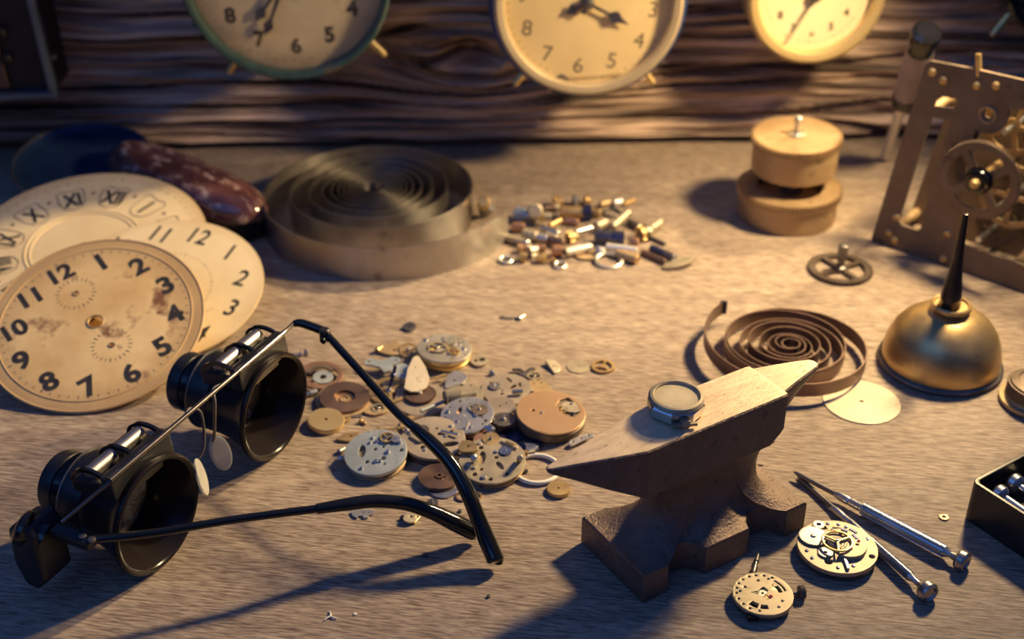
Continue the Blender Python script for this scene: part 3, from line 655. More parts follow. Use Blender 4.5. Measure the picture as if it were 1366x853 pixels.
# ------------------------------------------------------------------ skeleton clock movement
def movement():
    o = P(1165, 322); e = P(1366, 391); d = (e-o).normalized(); n = Vector((d.y, -d.x, 0)).normalized()      # n towards the viewer
    if n.y > 0: n = -n
    MM = Matrix(((d.x, 0, n.x, o.x), (d.y, 0, n.y, o.y), (0, 1, 0, 0), (0, 0, 0, 1)))
    root = thing('clock_movement', 'skeleton brass clock movement with pierced plates standing on its edge', 'clock movement', MM)
    inv = MM.inverted()
    def L(px, py, off=0):
        q = inv @ PW(px, py, o+n*off, n); return (q.x, q.y)
    out = [L(*p) for p in [(1162, 318), (1164, 324), (1205, 337), (1280, 361), (1366, 391), (1420, 412), (1520, 440), (1500, 130), (1440, 119), (1366, 107), (1300, 92), (1242, 81), (1234, 86)]]
    w1 = [L(*p) for p in [(1251, 128), (1276, 133), (1272, 145), (1246, 142)]]
    w1b = [L(*p) for p in [(1243, 157), (1268, 162), (1250, 220), (1228, 305), (1224, 308), (1202, 300), (1199, 295), (1222, 220)]]
    boss = [L(1319+27*math.cos(R_(a)), 152+27*math.sin(R_(a))) for a in (-14, 5, 25, 45, 65, 85, 100, 115, 130)]
    w2 = boss+[L(*p) for p in [(1296, 186), (1284, 250), (1276, 318), (1280, 325), (1360, 352), (1420, 372), (1430, 150), (1350, 146)]]
    hole = [L(1319+6*math.cos(a), 151+7*math.sin(a)) for a in [2*PI*i/16 for i in range(16)]]
    bm = plate(out, [w1, w1b, w2, hole], .0016, .0003, -.0016); obj('front_plate', bm, M['old_brass'], root)
    bout = [(x+.004, y*.86) for x, y in out]
    bm = plate(bout, [[(x+.003, y*.86) for x, y in w1b]], .0016, .0003, -.031); obj('back_plate', bm, M['old_brass'], root)
    W = out[6][0]
    for x, y in ((.006, .006), (.0125, .066), (.062, .006), (.062, .060)):
        bm = B(); lathe(bm, [(.0022, 0), (.0028, .004), (.002, .007), (.002, .0215), (.0028, .025), (.0022, .029)], 20, T(x, y, -.0300)); obj('pillar', bm, M['dull_brass'], root)
    for px, py in ((1244, 96), (1259, 107), (1303, 114), (1329, 114), (1186, 310), (1194, 320), (1264, 311), (1258, 345), (1196, 290)):
        q = L(px, py); bm = B(); lathe(bm, [(.0018, 0), (.0018, .0006), (.0010, .0012), (.0003, .0013)], 16, T(q[0], q[1], 0)); obj('rivet', bm, M['brass'], root)
    q = L(1307, 90); bm = B(); cyl(bm, (q[0], q[1]-.004, -.001), (q[0]-.002, q[1]+.005, -.001), .0012, seg=12); obj('pin', bm, M['gold'], root)
    q = L(1318, 153); bm = B(); torus(bm, .0034, .0006, 28, 8, T(q[0], q[1], .0002)); obj('bushing', bm, M['dull_brass'], root)
    # great wheel in front
    q = L(1306, 241, .007); r = abs(L(1358, 241, .007)[0]-q[0])
    Rw = .0176
    bm = plate(gear_out(Rw, 78, .0008), spokes(.0052, Rw-.0042, 4, .0034, R_(38)), .0016, .0002, .0055, T(q[0], q[1], 0)); w = obj('great_wheel', bm, M['old_brass'], root)
    bm = B(); lathe(bm, [(.0060, .0068), (.0060, .0082), (.0050, .0098), (.0030, .0106)], 28, T(q[0], q[1], 0)); obj('hub', bm, M['gloss_black'], w)
    bm = B(); lathe(bm, [(.0022, -.03), (.0022, .0118), (.0012, .0130), (.0004, .0132)], 20, T(q[0], q[1], 0)); obj('arbor', bm, M['brass'], w)
    # inner wheels
    for (px, py, rr, z, mt, k) in ((1352, 168, .0135, -.010, 'brass', 5), (1350, 262, .0150, -.014, 'dull_brass', 4), (1330, 300, .0095, -.020, 'old_brass', 4)):
        q = L(px, py, z); bm = plate(gear_out(rr, 54, .0008), spokes(.0035, rr-.003, k, .002), .0011, 0, z, T(q[0], q[1], 0)); g = obj('train_wheel', bm, M[mt], root)
        bm = B(); cyl(bm, (q[0], q[1], -.030), (q[0], q[1], -.0005), .0013, seg=14); obj('arbor', bm, M['steel'], g)
    q = L(1262, 150, -.016); bm = B(); cyl(bm, (q[0]-.008, q[1], -.016), (q[0]+.010, q[1]-.001, -.016), .0024, seg=18, bev=.0004); obj('spacer', bm, M['dull_brass'], root)
movement()
def leaning_driver():
    tip = P(1179, 214, 0); tip.z = .0006
    top = PW(1237, 40, Vector((0, .563, 0)), Vector((0, 1, 0)))
    Lh = (top-tip).length; root = thing('screwdriver', 'old screwdriver with dark wooden handle leaning against the clock movement', 'screwdriver', along(tip, top))
    M['white_steel'] = mat('pale_steel', (.68, .62, .52), (.76, .70, .60), .5, .35, 60)
    bm = B(); lathe(bm, [(.0009, 0), (.0019, .002), (.0026, .003), (.0024, .0045), (.0024, .005), (.0024, Lh*.46)], 20); obj('blade', bm, M['white_steel'], root)
    bm = B(); lathe(bm, [(.0036, Lh*.45), (.0058, Lh*.47), (.0062, Lh*.53)], 28); obj('ferrule', bm, M['gloss_black'], root)
    bm = B(); lathe(bm, [(.0058, Lh*.528), (.0062, Lh*.56), (.0064, Lh*.66), (.0063, Lh*.78), (.0062, Lh*.86)], 14); obj('handle', bm, mat('worn_dark_wood', (.24, .19, .19), (.34, .27, .26), 0, .35, 60), root)
    bm = B(); lathe(bm, [(.0061, Lh*.858), (.0056, Lh*.89), (.0070, Lh*.94), (.0068, Lh*.985), (.0045, Lh)], 24); obj('pommel', bm, M['gloss_black'], root)
leaning_driver()
# ------------------------------------------------------------------ binocular magnifier glasses
def loupe():
    hd = R_(-25.3); o = Vector((-.0969, .3348, 0))
    LM = Matrix.Translation(o) @ RZ(hd); inv = LM.inverted()
    def L(px, py, z): return inv @ P(px, py, z)
    root = thing('magnifier_glasses', 'black binocular magnifying eyeglasses with two loupes and long curved temples', 'magnifier glasses', LM)
    mm = .001
    for s, zc in ((-1, .0195), (1, .0195)):
        y = .0318*s
        Mx = T(0, y, zc) @ RY(PI/2)          # lathe axis -> +x (opening direction)
        def pr(l): return [(a*mm, z*mm) for a, z in l]
        bm = B(); lathe(bm, pr([(13.2, -19), (14.2, -18), (14.6, -13), (15.6, -9), (17.2, -4.5), (18.3, -1.8), (19.2, -1.0), (19.7, -.1), (19.6, .9), (18.9, 1.4), (18.1, 1.2), (17.5, .3), (16.2, -3), (14.2, -7.5), (12.9, -11), (12.2, -14), (12.0, -19)]), 96, Mx, closed=True)
        cup = obj('eyecup', bm, M['cup'], root, ang=45)
        bm = B(); lathe(bm, pr([(12.0, -13.5), (8, -12.4), (3, -11.8), (0, -11.7), (0, -14.6), (12.0, -14.6)]), 64, Mx); obj('eyepiece_lens', bm, M['lens'], root)
        bm = B(); lathe(bm, pr([(0, -37), (8.2, -37), (9.6, -38.2), (10.4, -38.2), (10.8, -37.4), (10.8, -33.2), (10.2, -32.8), (10.2, -28.5), (13.6, -27.5), (14.2, -26.5), (14.2, -18.4), (12.6, -18), (0, -18)]), 96, Mx); obj('barrel', bm, M['black'], root)
        bm = B()
        plate(gear_out(.0112, 90, .0004), [circ(.0100, 64)], .0026, 0, -.0322, Mx, bm); obj('knurled_ring', bm, M['gloss_black'], root)
        bm = B(); torus(bm, .0142, .0004, 96, 8, Mx @ T(0, 0, -.0266)); obj('seam_ring', bm, M['dark_steel'], root)
        # clip on top that rides on the rail
        C = T(-.0085, y, .0335) @ RY(R_(-8))
        bm = B(); box(bm, (-.001, 0, .0025), (.017, .027, .005), C, .0006); box(bm, (.0055, 0, .0035), (.0042, .0275, .0085), C, .0007); box(bm, (-.0015, 0, -.001), (.013, .020, .006), C, .0006)
        clip = obj('clip', bm, M['black'], root)
        for yy in (-.0128, 0., .0128):
            bm = B(); pts = [C @ Vector((-.0078*math.cos(R_(a))-.0016, yy, .0040+.0054*math.sin(R_(a)))) for a in range(0, 181, 12)]
            inner = [C @ Vector((-.0070*math.cos(R_(a))-.0016, yy, .0036+.0046*math.sin(R_(a)))) for a in range(0, 181, 12)]
            ring_loft(bm, [[p+Vector((0, -.0006, 0)), p+Vector((0, .0006, 0)), q+Vector((0, .0006, 0)), q+Vector((0, -.0006, 0))] for p, q in zip(pts, inner)])
            obj('clip_rib', bm, M['gloss_black'], clip)
        for y0 in (-.0118, .0010):
            bm = B(); cyl(bm, C @ Vector((-.0026, y0, .0064)), C @ Vector((-.0026, y0+.0108, .0064)), .0024, seg=24, bev=.0003); obj('hinge_pin', bm, M['spring_steel'], clip)
        bm = B(); cyl(bm, C @ Vector((.0074, -.0137, .0074)), C @ Vector((.0074, .0137, .0074)), .0010, seg=16); obj('rail_sleeve', bm, M['rail_steel'], clip)
    # frame rail between the clips and out to the temples
    c0 = T(-.0085, 0, .0335) @ RY(R_(-8)) @ Vector((.0074, 0, .0074))
    rail = [L(82, 697, .034), Vector((c0.x, -.046, c0.z-.0005)), Vector((c0.x, -.03, c0.z)), Vector((c0.x, .03, c0.z)), Vector((c0.x, .0455, c0.z)), L(392, 432, .0405)]
    bm = B(); tube(bm, rail, [.0005, .0006, .0008, .0008, .0008, .0009], 12); obj('frame_rail', bm, M['rail_steel'], root)
    # nose bridge wires and pads
    m = Vector((c0.x, 0, c0.z))
    for s, (px, py, z) in ((-1, (262, 628, .0215)), (1, (288, 596, .0185))):
        pad = L(px, py, z)
        w0 = m+Vector((-.0005, .004*s, -.001))
        pts = catmull([m+Vector((0, .010*s, 0)), m+Vector((-.001, .006*s, .0002)), m+Vector((.001, .0035*s, -.003)), (m*.45+pad*.55)+Vector((.001, 0, -.003)), pad+Vector((-.001, 0, .0015)), pad], 6)
        bm = B(); tube(bm, pts, .00055, 8); wv = obj('nose_wire', bm, M['dark_steel'], root)
        bm = B(); Mp = Matrix.Translation(pad+Vector((.0016, 0, -.0022))) @ RZ(R_(25 if s < 0 else -35)) @ RY(R_(78)) @ RZ(R_(8*s))
        rings = [[Mp @ Vector((.0068*f*math.cos(a), .0036*f*math.sin(a), z_)) for a in [2*PI*i/32 for i in range(32)]] for f, z_ in ((.75, -.0008), (.97, -.0004), (1, 0), (.97, .0004), (.75, .0008))]
        ring_loft(bm, rings); obj('nose_pad', bm, M['clear'], root)
        bm = B(); torus(bm, .0011, .00045, 20, 8, Matrix.Translation(pad) @ RY(R_(80))); cyl(bm, pad+Vector((-.0012, 0, 0)), pad+Vector((.0012, 0, 0)), .0007, seg=10); obj('pad_screw', bm, M['dark_steel'], wv)
    # temples
    def temple(pix, rad, jn):
        pts = [L(*p) for p in pix]; sm = catmull(pts, 8); rs = []
        for i in range(len(pts)-1):
            for k in range(8): rs.append(rad[i]+(rad[i+1]-rad[i])*k/8)
        rs.append(rad[-1])
        return sm, rs
    t1, r1 = temple([(112, 721, .0262), (200, 712, .0262), (310, 694, .0250), (424, 679, .0232)], [.0013, .0013, .0013, .0013], 3)
    bm = B(); tube(bm, t1, r1, 12); a = obj('temple', bm, M['gloss_black'], root)
    t1b, r1b = temple([(422, 679.5, .0232), (465, 673, .0222), (500, 669, .0205), (540, 672, .0175), (575, 683, .0135), (605, 697, .009), (632, 710, .0045), (637, 712, .0040)], [.0016, .0021, .0022, .0023, .0025, .0029, .0029, .0016], 3)
    bm = B(); tube(bm, t1b, r1b, 16); obj('temple_tip', bm, M['gloss_black'], a)
    t2, r2 = temple([(392, 432, .0405), (404, 432, .0410), (434, 443, .0400)], [.0012, .0016, .0016], 2)
    bm = B(); tube(bm, t2, r2, 12); obj('end_piece', bm, M['gloss_black'], root)
    bm = B(); h = L(433, 446, .0398); cyl(bm, h+Vector((0, 0, -.0028)), h+Vector((0, 0, .0022)), .0019, seg=16, bev=.0004); cyl(bm, h+Vector((.0010, -.003, -.001)), h+Vector((.0010, .001, -.001)), .0012, seg=12); obj('hinge', bm, M['black'], root)
    t3, r3 = temple([(436, 447, .0396), (480, 495, .0372), (528, 549, .0342), (553, 571, .0325)], [.0014, .0014, .0015, .0015], 2)
    bm = B(); tube(bm, t3, r3, 12); b = obj('temple', bm, M['gloss_black'], root)
    t4, r4 = temple([(552, 570, .0326), (575, 590, .0308), (600, 617, .0277), (622, 654, .0215), (638, 692, .0140), (652, 726, .0075), (661, 747, .0040), (662, 751, .0034)], [.0018, .0022, .0024, .0025, .0026, .0029, .0029, .0016], 2)
    bm = B(); tube(bm, t4, r4, 16); obj('temple_tip', bm, M['gloss_black'], b)
    # end block with lamp knob on the near hinge
    hb = L(76, 728, .0195)
    bm = B(); Kb = Matrix.Translation(hb+Vector((-.006, -.001, 0)))
    rings = [[Kb @ Vector((x*sx, y, z)) for x, z in ((-.005, .008), (.0025, .0105), (.0055, .007), (.0055, -.010), (.002, -.0135), (-.003, -.013), (-.006, -.006))] for y, sx in ((-.0062, .85), (-.005, 1), (.005, 1), (.0062, .85))]
    ring_loft(bm, rings); bmesh.ops.bevel(bm, geom=bm.edges[:], offset=.0009, segments=2, affect='EDGES', profile=.5)
    kb = obj('end_block', bm, M['black'], root)
    k0 = L(60, 717, .0235); k1 = L(22, 701, .0275)
    bm = B(); Lk = (k1-k0).length; lathe(bm, [(.0046, 0), (.0042, Lk*.2), (.0034, Lk*.42), (.0050, Lk*.55), (.0058, Lk*.70), (.0056, Lk*.85), (.0044, Lk*.96), (.0022, Lk)], 32, along(k0, k1)); obj('end_knob', bm, M['gloss_black'], kb)
    bm = B(); q = L(118, 722, .0262); box(bm, q+Vector((-.006, .0, -.0008)), (.015, .0042, .0030), None, .0006); obj('hinge', bm, M['black'], root)
    bm = B()
    for dx in (0, .0035): lathe(bm, [(.0012, 0), (.0012, .0006), (.0006, .0009)], 12, Matrix.Translation(q+Vector((dx-.002, 0, .0007))))
    obj('hinge_screw', bm, M['dark_steel'], root)
loupe()
# ------------------------------------------------------------------ ladies' watch on the anvil
def small_watch():
    c = AM @ Vector((.0, 0, .0525)); q = P(901, 549, .0525); c = Vector((q.x, q.y, .0526))
    root = thing('watch_case', 'small octagonal silver wristwatch case without strap, resting on top of the anvil', 'watch', Matrix.Translation(c) @ RZ(R_(8)))
    oc = lambda r: [(r*math.cos(PI/8+PI/4*i), r*math.sin(PI/8+PI/4*i)*.94) for i in range(8)]
    bm = B(); ring_loft(bm, [[Vector((x, y, z)) for x, y in oc(r)] for r, z in ((.0072, 0), (.0086, .0006), (.0088, .0012), (.0088, .0036), (.0080, .0046))]); obj('case', bm, M['steel'], root, ang=20)
    bm = B(); lathe(bm, [(.0076, .0042), (.0084, .0048), (.0085, .0054), (.0080, .0060), (.0072, .0061), (.0068, .0056), (.0068, .0050)], 72); obj('bezel', bm, M['gilt'], root)
    bm = B(); lathe(bm, [(0, .0050), (.0070, .0050), (.0070, .0053), (0, .0053)], 64); d = obj('dial', bm, dial_mat('small_watch_dial', (.70, .58, .34), (.78, .66, .42), (.6, .5, .3), (.5, .4, .25), 200, .65, .75, .9, 1.1, .007), root)
    bm = B(); lathe(bm, [(.0071, .0058), (.0064, .0066), (.005, .0070), (.0025, .0072), (0, .00725)], 64, cap0=False, cap1=False); obj('crystal', bm, M['pane'], root)
    bm = B(); box(bm, (.0006, -.0089, .0020), (.0026, .0022, .0024), None, .0003); box(bm, (.0006, -.0088, .0012), (.0075, .0012, .0010), None, .0002); obj('strap_lug', bm, M['gilt'], root)
    bm = B(); box(bm, (-.0006, .0085, .0020), (.0075, .0018, .0022), None, .0003); obj('strap_lug', bm, M['gilt'], root)
small_watch()
# ------------------------------------------------------------------ watch movements
def screw(bm, x, y, z, r, M0=None):
    lathe(bm, [(r, 0), (r, r*.5), (r*.8, r*.75), (0, r*.8)], 14, (M0 or Matrix.Identity(4)) @ T(x, y, z))
def screws(root, pts, z, r, m='steel', nm='screw'):
    for x, y in pts:
        bm = B(); screw(bm, x, y, z, r); obj(nm, bm, M[m], root)
def jewel(root, x, y, z, r):
    bm = B(); lathe(bm, [(r, 0), (r, r*.3), (r*.4, r*.25), (r*.35, 0)], 14, T(x, y, z), cap1=True); obj('jewel', bm, M['jewel'], root)
def rot2(pts, a, dx=0, dy=0):
    c, s = math.cos(a), math.sin(a); return [(x*c-y*s+dx, x*s+y*c+dy) for x, y in pts]
def movement_large():
    c = P(1115, 741, 0); r = .0127
    root = thing('watch_movement', 'large open watch movement with polished bridges and gold balance wheel beside the screwdrivers', 'watch movement', Matrix.Translation(c), 'finished watch movements by the anvil')
    bm = B(); lathe(bm, [(r*.88, 0), (r*.93, .0003), (r*.93, .0010), (r*.985, .0012), (r*.985, .0016), (r*.93, .0018), (r*.93, .0022)], 96); obj('back_ring', bm, M['dark_steel'], root)
    pockets = [circ(.0009, 16, .0098, -.0048), sector(.0070, .0092, R_(62), R_(88), 8), sector(.0085, .0106, R_(100), R_(118), 8), circ(.0012, 16, -.0044, -.0072)]
    bm = plate(circ(r, 96), pockets, .0017, .00025, .0021); obj('main_plate', bm, M['gilt'], root)
    br = rot2([(-.0020, .0046), (.0002, .0066), (.0040, .0066), (.0076, .0050), (.0094, .0016), (.0088, -.0024), (.0062, -.0058), (.0020, -.0068), (-.0008, -.0050), (.0002, -.0026), (-.0026, -.0006), (-.0034, .0022)], 0)
    br = [(p.x, p.y) for p in catmull([Vector((x, y, 0)) for x, y in br+br[:1]], 5)[:-1]]
    bm = plate(br, [circ(.0004, 12, .003, .003), circ(.0005, 12, .0058, -.001)], .0016, .0002, .0038); obj('train_bridge', bm, M['gilt'], root)
    bm = plate(circ(.0036, 64, -.0070, .0040), [circ(.0006, 14, -.0070, .0040)], .0006, .0001, .0039); obj('winding_cover', bm, M['gilt'], root)
    bm = plate(gear_out(.0046, 44, .0004, 0, 0), [circ(.0007, 14)], .0005, 0, .0042, T(-.0070, .0040, 0)); obj('ratchet_wheel', bm, M['nickel'], root)
    bm = plate(gear_out(.0024, 24, .0004), [circ(.0006, 14)], .0005, 0, .0040, T(-.0046, -.0036, 0)); obj('crown_wheel', bm, M['nickel'], root)
    bm = plate(gear_out(.0020, 20, .0004), [circ(.0008, 14)], .0005, 0, .0040, T(-.0040, .0098, 0)); obj('setting_wheel', bm, M['nickel'], root)
    # balance
    bm = plate(circ(.0050, 64), spokes(.0008, .0043, 3, .0007, .4), .0006, .0001, .0058, T(-.0004, -.0002, 0)); b = obj('balance_wheel', bm, M['gold'], root)
    bm = B(); lathe(bm, [(.0007, .0038), (.0007, .0062), (.0003, .0068)], 14, T(-.0004, -.0002, 0)); obj('balance_staff', bm, M['steel'], b)
    hs = []; 
    for i in range(180):
        a = i*.105; hs.append((.0008+.0024*i/180)*Vector((math.cos(a), math.sin(a), 0))+Vector((-.0004, -.0002, .0056)))
    bm = B(); tube(bm, hs, .00007, 5); obj('hairspring', bm, M['blued'], b)
    bm = plate([(-.0012, .0008), (.0006, .0010), (.0010, -.0004), (.0014, -.0090), (.0010, -.0112), (-.0004, -.0112), (-.0006, -.0086), (-.0010, -.0006)], [], .0007, .0001, .0066, T(.0004, 0, 0)); 
    bm.free(); bm = plate([(-.0003, -.0060), (.0006, -.0062), (.0007, -.0112), (-.0002, -.0113)], [], .0010, .0001, .0038, T(.0006, 0, 0)); obj('balance_cock', bm, M['steel'], root)
    screws(root, [(-.0008, .0108), (.0026, .0104), (.0048, .0092), (.0104, .0034), (-.0102, -.0022), (-.0092, -.0056), (-.0020, -.0100), (.0030, -.0092), (.0002, .0078)], .0037, .0006, 'blued')
    screws(root, [(-.0070, .0040)], .0045, .0009)
    for x, y in ((.0016, .0040), (.0034, -.0030), (.0066, .0006)): jewel(root, x, y, .0054, .0006)
    for k in range(3):
        a0 = R_(50-18*k); bm = plate(sector(.0062+.0016*(k % 2), .0070+.0016*(k % 2), a0, a0+R_(20), 6), [], .0003, 0, .0054); obj('click_spring', bm, M['blued'], root)
movement_large()
def movement_small():
    c = P(1016, 803, 0); r = .0093
    root = thing('watch_movement', 'small gilt watch movement with winding crown, nearest the bottom edge of the bench', 'watch movement', Matrix.Translation(c), 'finished watch movements by the anvil')
    bm = B(); lathe(bm, [(r*.86, 0), (r*.94, .0005), (r*.95, .0020), (r*.90, .0022)], 96); obj('back_ring', bm, M['dark_steel'], root)
    H = [circ(.00042, 12, *pol(r*.86, a)[:2]) for a in (60, 78, 96, 112, 130, 146, 162, 178, 196, 214, 232)] + [circ(.00045, 12, *pol(r*.62, a)[:2]) for a in (150, 95, 40)]
    H += [sector(.0050, .0060, R_(5), R_(48), 10), sector(.0068, .0074, R_(8), R_(52), 10), [(-.0035, .0006), (-.0012, .0012), (.0006, .0030), (.0018, .0014), (.0008, -.0004), (.0022, -.0020), (.0010, -.0026), (-.0006, -.0008)]]
    H += [sector(.0048, .0068, R_(222), R_(246), 8), sector(.0050, .0066, R_(254), R_(276), 8)]
    bm = plate(circ(r, 96), H, .0013, .0002, .0021); obj('dial_plate', bm, M['gilt'], root)
    bm = B(); lathe(bm, [(0, .0020), (r*.9, .0020), (r*.9, .0023), (0, .0023)], 64); obj('under_plate', bm, M['dark_hole'], root)
    for x, y, rr, m in ((0, .0002, .0016, 'nickel'), (.0014, -.0012, .0013, 'brass'), (.0006, .0042, .0014, 'nickel'), (-.0020, .0010, .0012, 'dark_steel')):
        bm = plate(gear_out(rr, 20, .0003), [circ(rr*.3, 12)], .0005, 0, .0028, T(x, y, 0)); obj('motion_wheel', bm, M[m], root)
    jewel(root, .0022, -.0014, .0034, .0006)
    screws(root, [(-.0066, .0012), (.0056, -.0030), (.0040, -.0056), (-.0020, -.0072), (.0030, .0066)], .0034, .00045, 'dark_steel')
    bm = B(); box(bm, (-.0042, -.0082, .0016), (.0034, .0020, .0018), None, .0003); obj('notch_block', bm, M['dark_hole'], root)
    a = R_(10); d = Vector((math.cos(a), math.sin(a), 0)); s0 = d*r*.95+Vector((0, 0, .0018))
    bm = B(); cyl(bm, s0, s0+d*.0036, .0005, seg=12); st = obj('winding_stem', bm, M['dark_steel'], root)
    bm = plate(gear_out(.0021, 22, .0003), [], .0018, .0002, 0, along(s0+d*.0030, s0+d*.006)); obj('crown', bm, M['old_brass'], st)
movement_small()
bm = B(); p, q = P(1004, 768, .0010), P(1011, 742, .0010)
lathe(bm, [(.0004, 0), (.0010, .0012), (.0010, .0040), (.0006, .0044), (.0006, .0062), (.0009, .0066), (.0005, .0098), (.0002, .0108)], 16, along(p, q))
solo('stem', bm, M['dark_steel'], 'tiny grey winding stem lying behind the small gilt movement', 'winding stem', Matrix.Identity(4))
# ------------------------------------------------------------------ jeweller's screwdrivers
def driver(label, tip, tail, blade, neck, grip1, rb, rg, capm, group=None, z0=None, z1=None):
    tip, tail = Vector(tip), Vector(tail); Lt = (tail-tip).length
    root = thing('jewellers_screwdriver', label, 'screwdriver', along(tip, tail), group)
    b, n, g = Lt*blade, Lt*neck, Lt*grip1
    bm = B(); lathe(bm, [(.0003, 0), (.0007, .0015), (.0009, .003), (.0009, b)], 14); obj('blade', bm, M['dark_steel'], root)
    bm = B(); lathe(bm, [(.0009, b-.001), (rb*.8, b), (rb, b+.0012), (rb, b+.0042), (rb*.86, b+.0048), (rb, b+.0056), (rb, n), (rg*.92, n+.001)], 24); obj('collet', bm, M['steel'], root)
    bm = plate(gear_out(rg, 16, .0004), [], g-n, 0, n); obj('knurled_grip', bm, M['steel'], root)
    bm = B(); lathe(bm, [(rg*.92, g), (rb*.72, g+.002), (rb*.70, Lt-.0052)], 20); obj('waist', bm, M['steel'], root)
    bm = B(); lathe(bm, [(rb*.7, Lt-.0056), (.0013, Lt-.0040), (.0027, Lt-.0034), (.0033, Lt-.0026), (.0034, Lt-.0008), (.0030, Lt-.0001), (.0026, Lt), (.0019, Lt-.0009), (.0004, Lt-.0012)], 32); obj('swivel_cap', bm, capm, root)
G = 'screwdrivers lying on the bench'
driver('slim steel screwdriver lying against the large watch movement', P(1064, 636, .0008), P(1242, 794, .0031), .30, .42, .86, .0013, .0016, M['spring_steel'], G)
driver('thicker steel screwdriver farther from the anvil, its blade crossing the slim one', P(1059, 630, .0026), P(1290, 752, .0031), .27, .42, .88, .0015, .0021, M['spring_steel'], G)
# ------------------------------------------------------------------ box of screwdrivers at the edge
def tool_box():
    a = P(1283, 690); h = .0155
    top = P(1285, 640, h); b = P(1366, 746); d = Vector((b.x-a.x, b.y-a.y, 0)).normalized(); n = Vector((-d.y, d.x, 0))
    if n.y < 0: n = -n
    MM = Matrix(((d.x, n.x, 0, a.x), (d.y, n.y, 0, a.y), (0, 0, 1, 0), (0, 0, 0, 1)))
    if MM.determinant() < 0: pass
    root = thing('tool_box', 'open black plastic tray holding steel screwdrivers at the edge of the bench', 'box', MM)
    w, l, t = .046, .075, .0016
    def rr(x0, y0, x1, y1, r): 
        o = []
        for cx, cy, s in ((x1-r, y1-r, 0), (x0+r, y1-r, 90), (x0+r, y0+r, 180), (x1-r, y0+r, 270)):
            o += [(cx+r*math.cos(R_(s+k*15)), cy+r*math.sin(R_(s+k*15))) for k in range(7)]
        return o
    bm = plate(rr(0, 0, l, w, .003), [rr(t, t, l-t, w-t, .0018)], h, .0003, 0); obj('wall', bm, M['black'], root)
    bm = plate(rr(.0005, .0005, l-.0005, w-.0005, .003), [], .002, 0, 0); obj('bottom', bm, M['black'], root)
    return MM
TB = tool_box()
def in_tray(x0, y0, z0, x1, y1, z1): return TB @ Vector((x0, y0, z0)), TB @ Vector((x1, y1, z1))
G2 = 'screwdrivers in the black tray'
for i, (y, x0, lab, rg) in enumerate(((.0085, .0045, 'steel screwdriver in the black tray, nearest the long front wall', .0024), (.0175, .0035, 'steel screwdriver in the black tray, second from its front wall', .0022),
                                 (.0265, .0060, 'steel screwdriver in the black tray, third from its front wall', .0022), (.0355, .0040, 'steel screwdriver in the black tray, nearest its rear wall', .0020))):
    a, b = in_tray(.072, y+.001, .0055, x0, y, .0100)
    driver(lab, a, b, .25, .36, .80, .0020, rg, M['steel'], G2)
# ------------------------------------------------------------------ knurled tin at the edge, washer
def tin():
    c = P(1377, 535, 0); c = Vector((.1945, .3985, 0)); c = P(1378, 538)
    root = thing('knurled_cap', 'round dark knurled metal cap with wide brim beside the oil can', 'cap', Matrix.Translation(c))
    bm = B(); lathe(bm, [(0, 0), (.0118, 0), (.0128, .0012), (.0126, .0024), (.0110, .0028), (.0106, .0034), (.0106, .0040)], 72); obj('brim', bm, M['dull_brass'], root)
    bm = plate(gear_out(.0107, 60, .0004), [], .0052, .0002, .0036); obj('knurled_body', bm, M['old_brass'], root)
    bm = B(); lathe(bm, [(.0100, .0086), (.0096, .0096), (.0070, .0104), (.0066, .0100), (.0040, .0104), (0, .0106)], 64); obj('crown_disc', bm, M['old_brass'], root)
tin()
bm = plate(circ(.0017, 32), [circ(.0006, 16)], .0005, .0001)
solo('washer', bm, M['copper'], 'tiny copper washer on the bench beside the black tray', 'washer', Matrix.Translation(P(1259, 691)))
# ------------------------------------------------------------------ heap of loose watch parts
def mpp(px, py, z=0.):
    """metres per pixel across the view at a point"""
    p = P(px, py, z); return (p.y*_c+(CAM_H-z)*_s)/FPX
HG = 'loose watch parts heaped in the middle of the bench'
def at(px, py, z=0., tx=0., ty=0., rz=0.):
    return Matrix.Translation(P(px, py, z)) @ RX(R_(tx)) @ RY(R_(ty)) @ RZ(R_(rz))
def part1(name, label, cat, bm, m, MM, ang=32): return solo(name, bm, M[m], label, cat, MM, HG, ang)
def lobed(r, seed, n=9, lo=.55):
    rnd = random.Random(seed); pts = [Vector((r*rnd.uniform(lo, 1)*math.cos(2*PI*i/n), r*rnd.uniform(lo, 1)*math.sin(2*PI*i/n), 0)) for i in range(n)]
    cm = catmull(pts+pts[:1], 5)[:-1]; return [(p.x, p.y) for p in cm]
def pierced(r, seed, n=7, slots=2):
    rnd = random.Random(seed); H = []; used = []
    def free(x, y, rr): return all(math.hypot(x-a, y-b) > rr+c+.0004 for a, b, c in used) and math.hypot(x, y)+rr < r*.93
    for k in range(60):
        if len(H) >= slots: break
        a = rnd.uniform(0, 6.28); q = rnd.uniform(.2, .62)*r; w = r*rnd.uniform(.18, .30); x, y = q*math.cos(a), q*math.sin(a)
        if free(x, y, w):
            used.append((x, y, w)); t = rnd.uniform(0, 3.1)
            H.append([(x+w*.95*math.cos(u)*math.cos(t)-w*.38*math.sin(u)*math.sin(t), y+w*.95*math.cos(u)*math.sin(t)+w*.38*math.sin(u)*math.cos(t)) for u in [2*PI*i/14 for i in range(14)]])
    for k in range(200):
        if len(H) >= slots+n: break
        a = rnd.uniform(0, 6.28); q = rnd.uniform(.1, .85)*r; w = r*rnd.uniform(.045, .085); x, y = q*math.cos(a), q*math.sin(a)
        if free(x, y, w): used.append((x, y, w)); H.append(circ(w, 10, x, y))
    return H, used
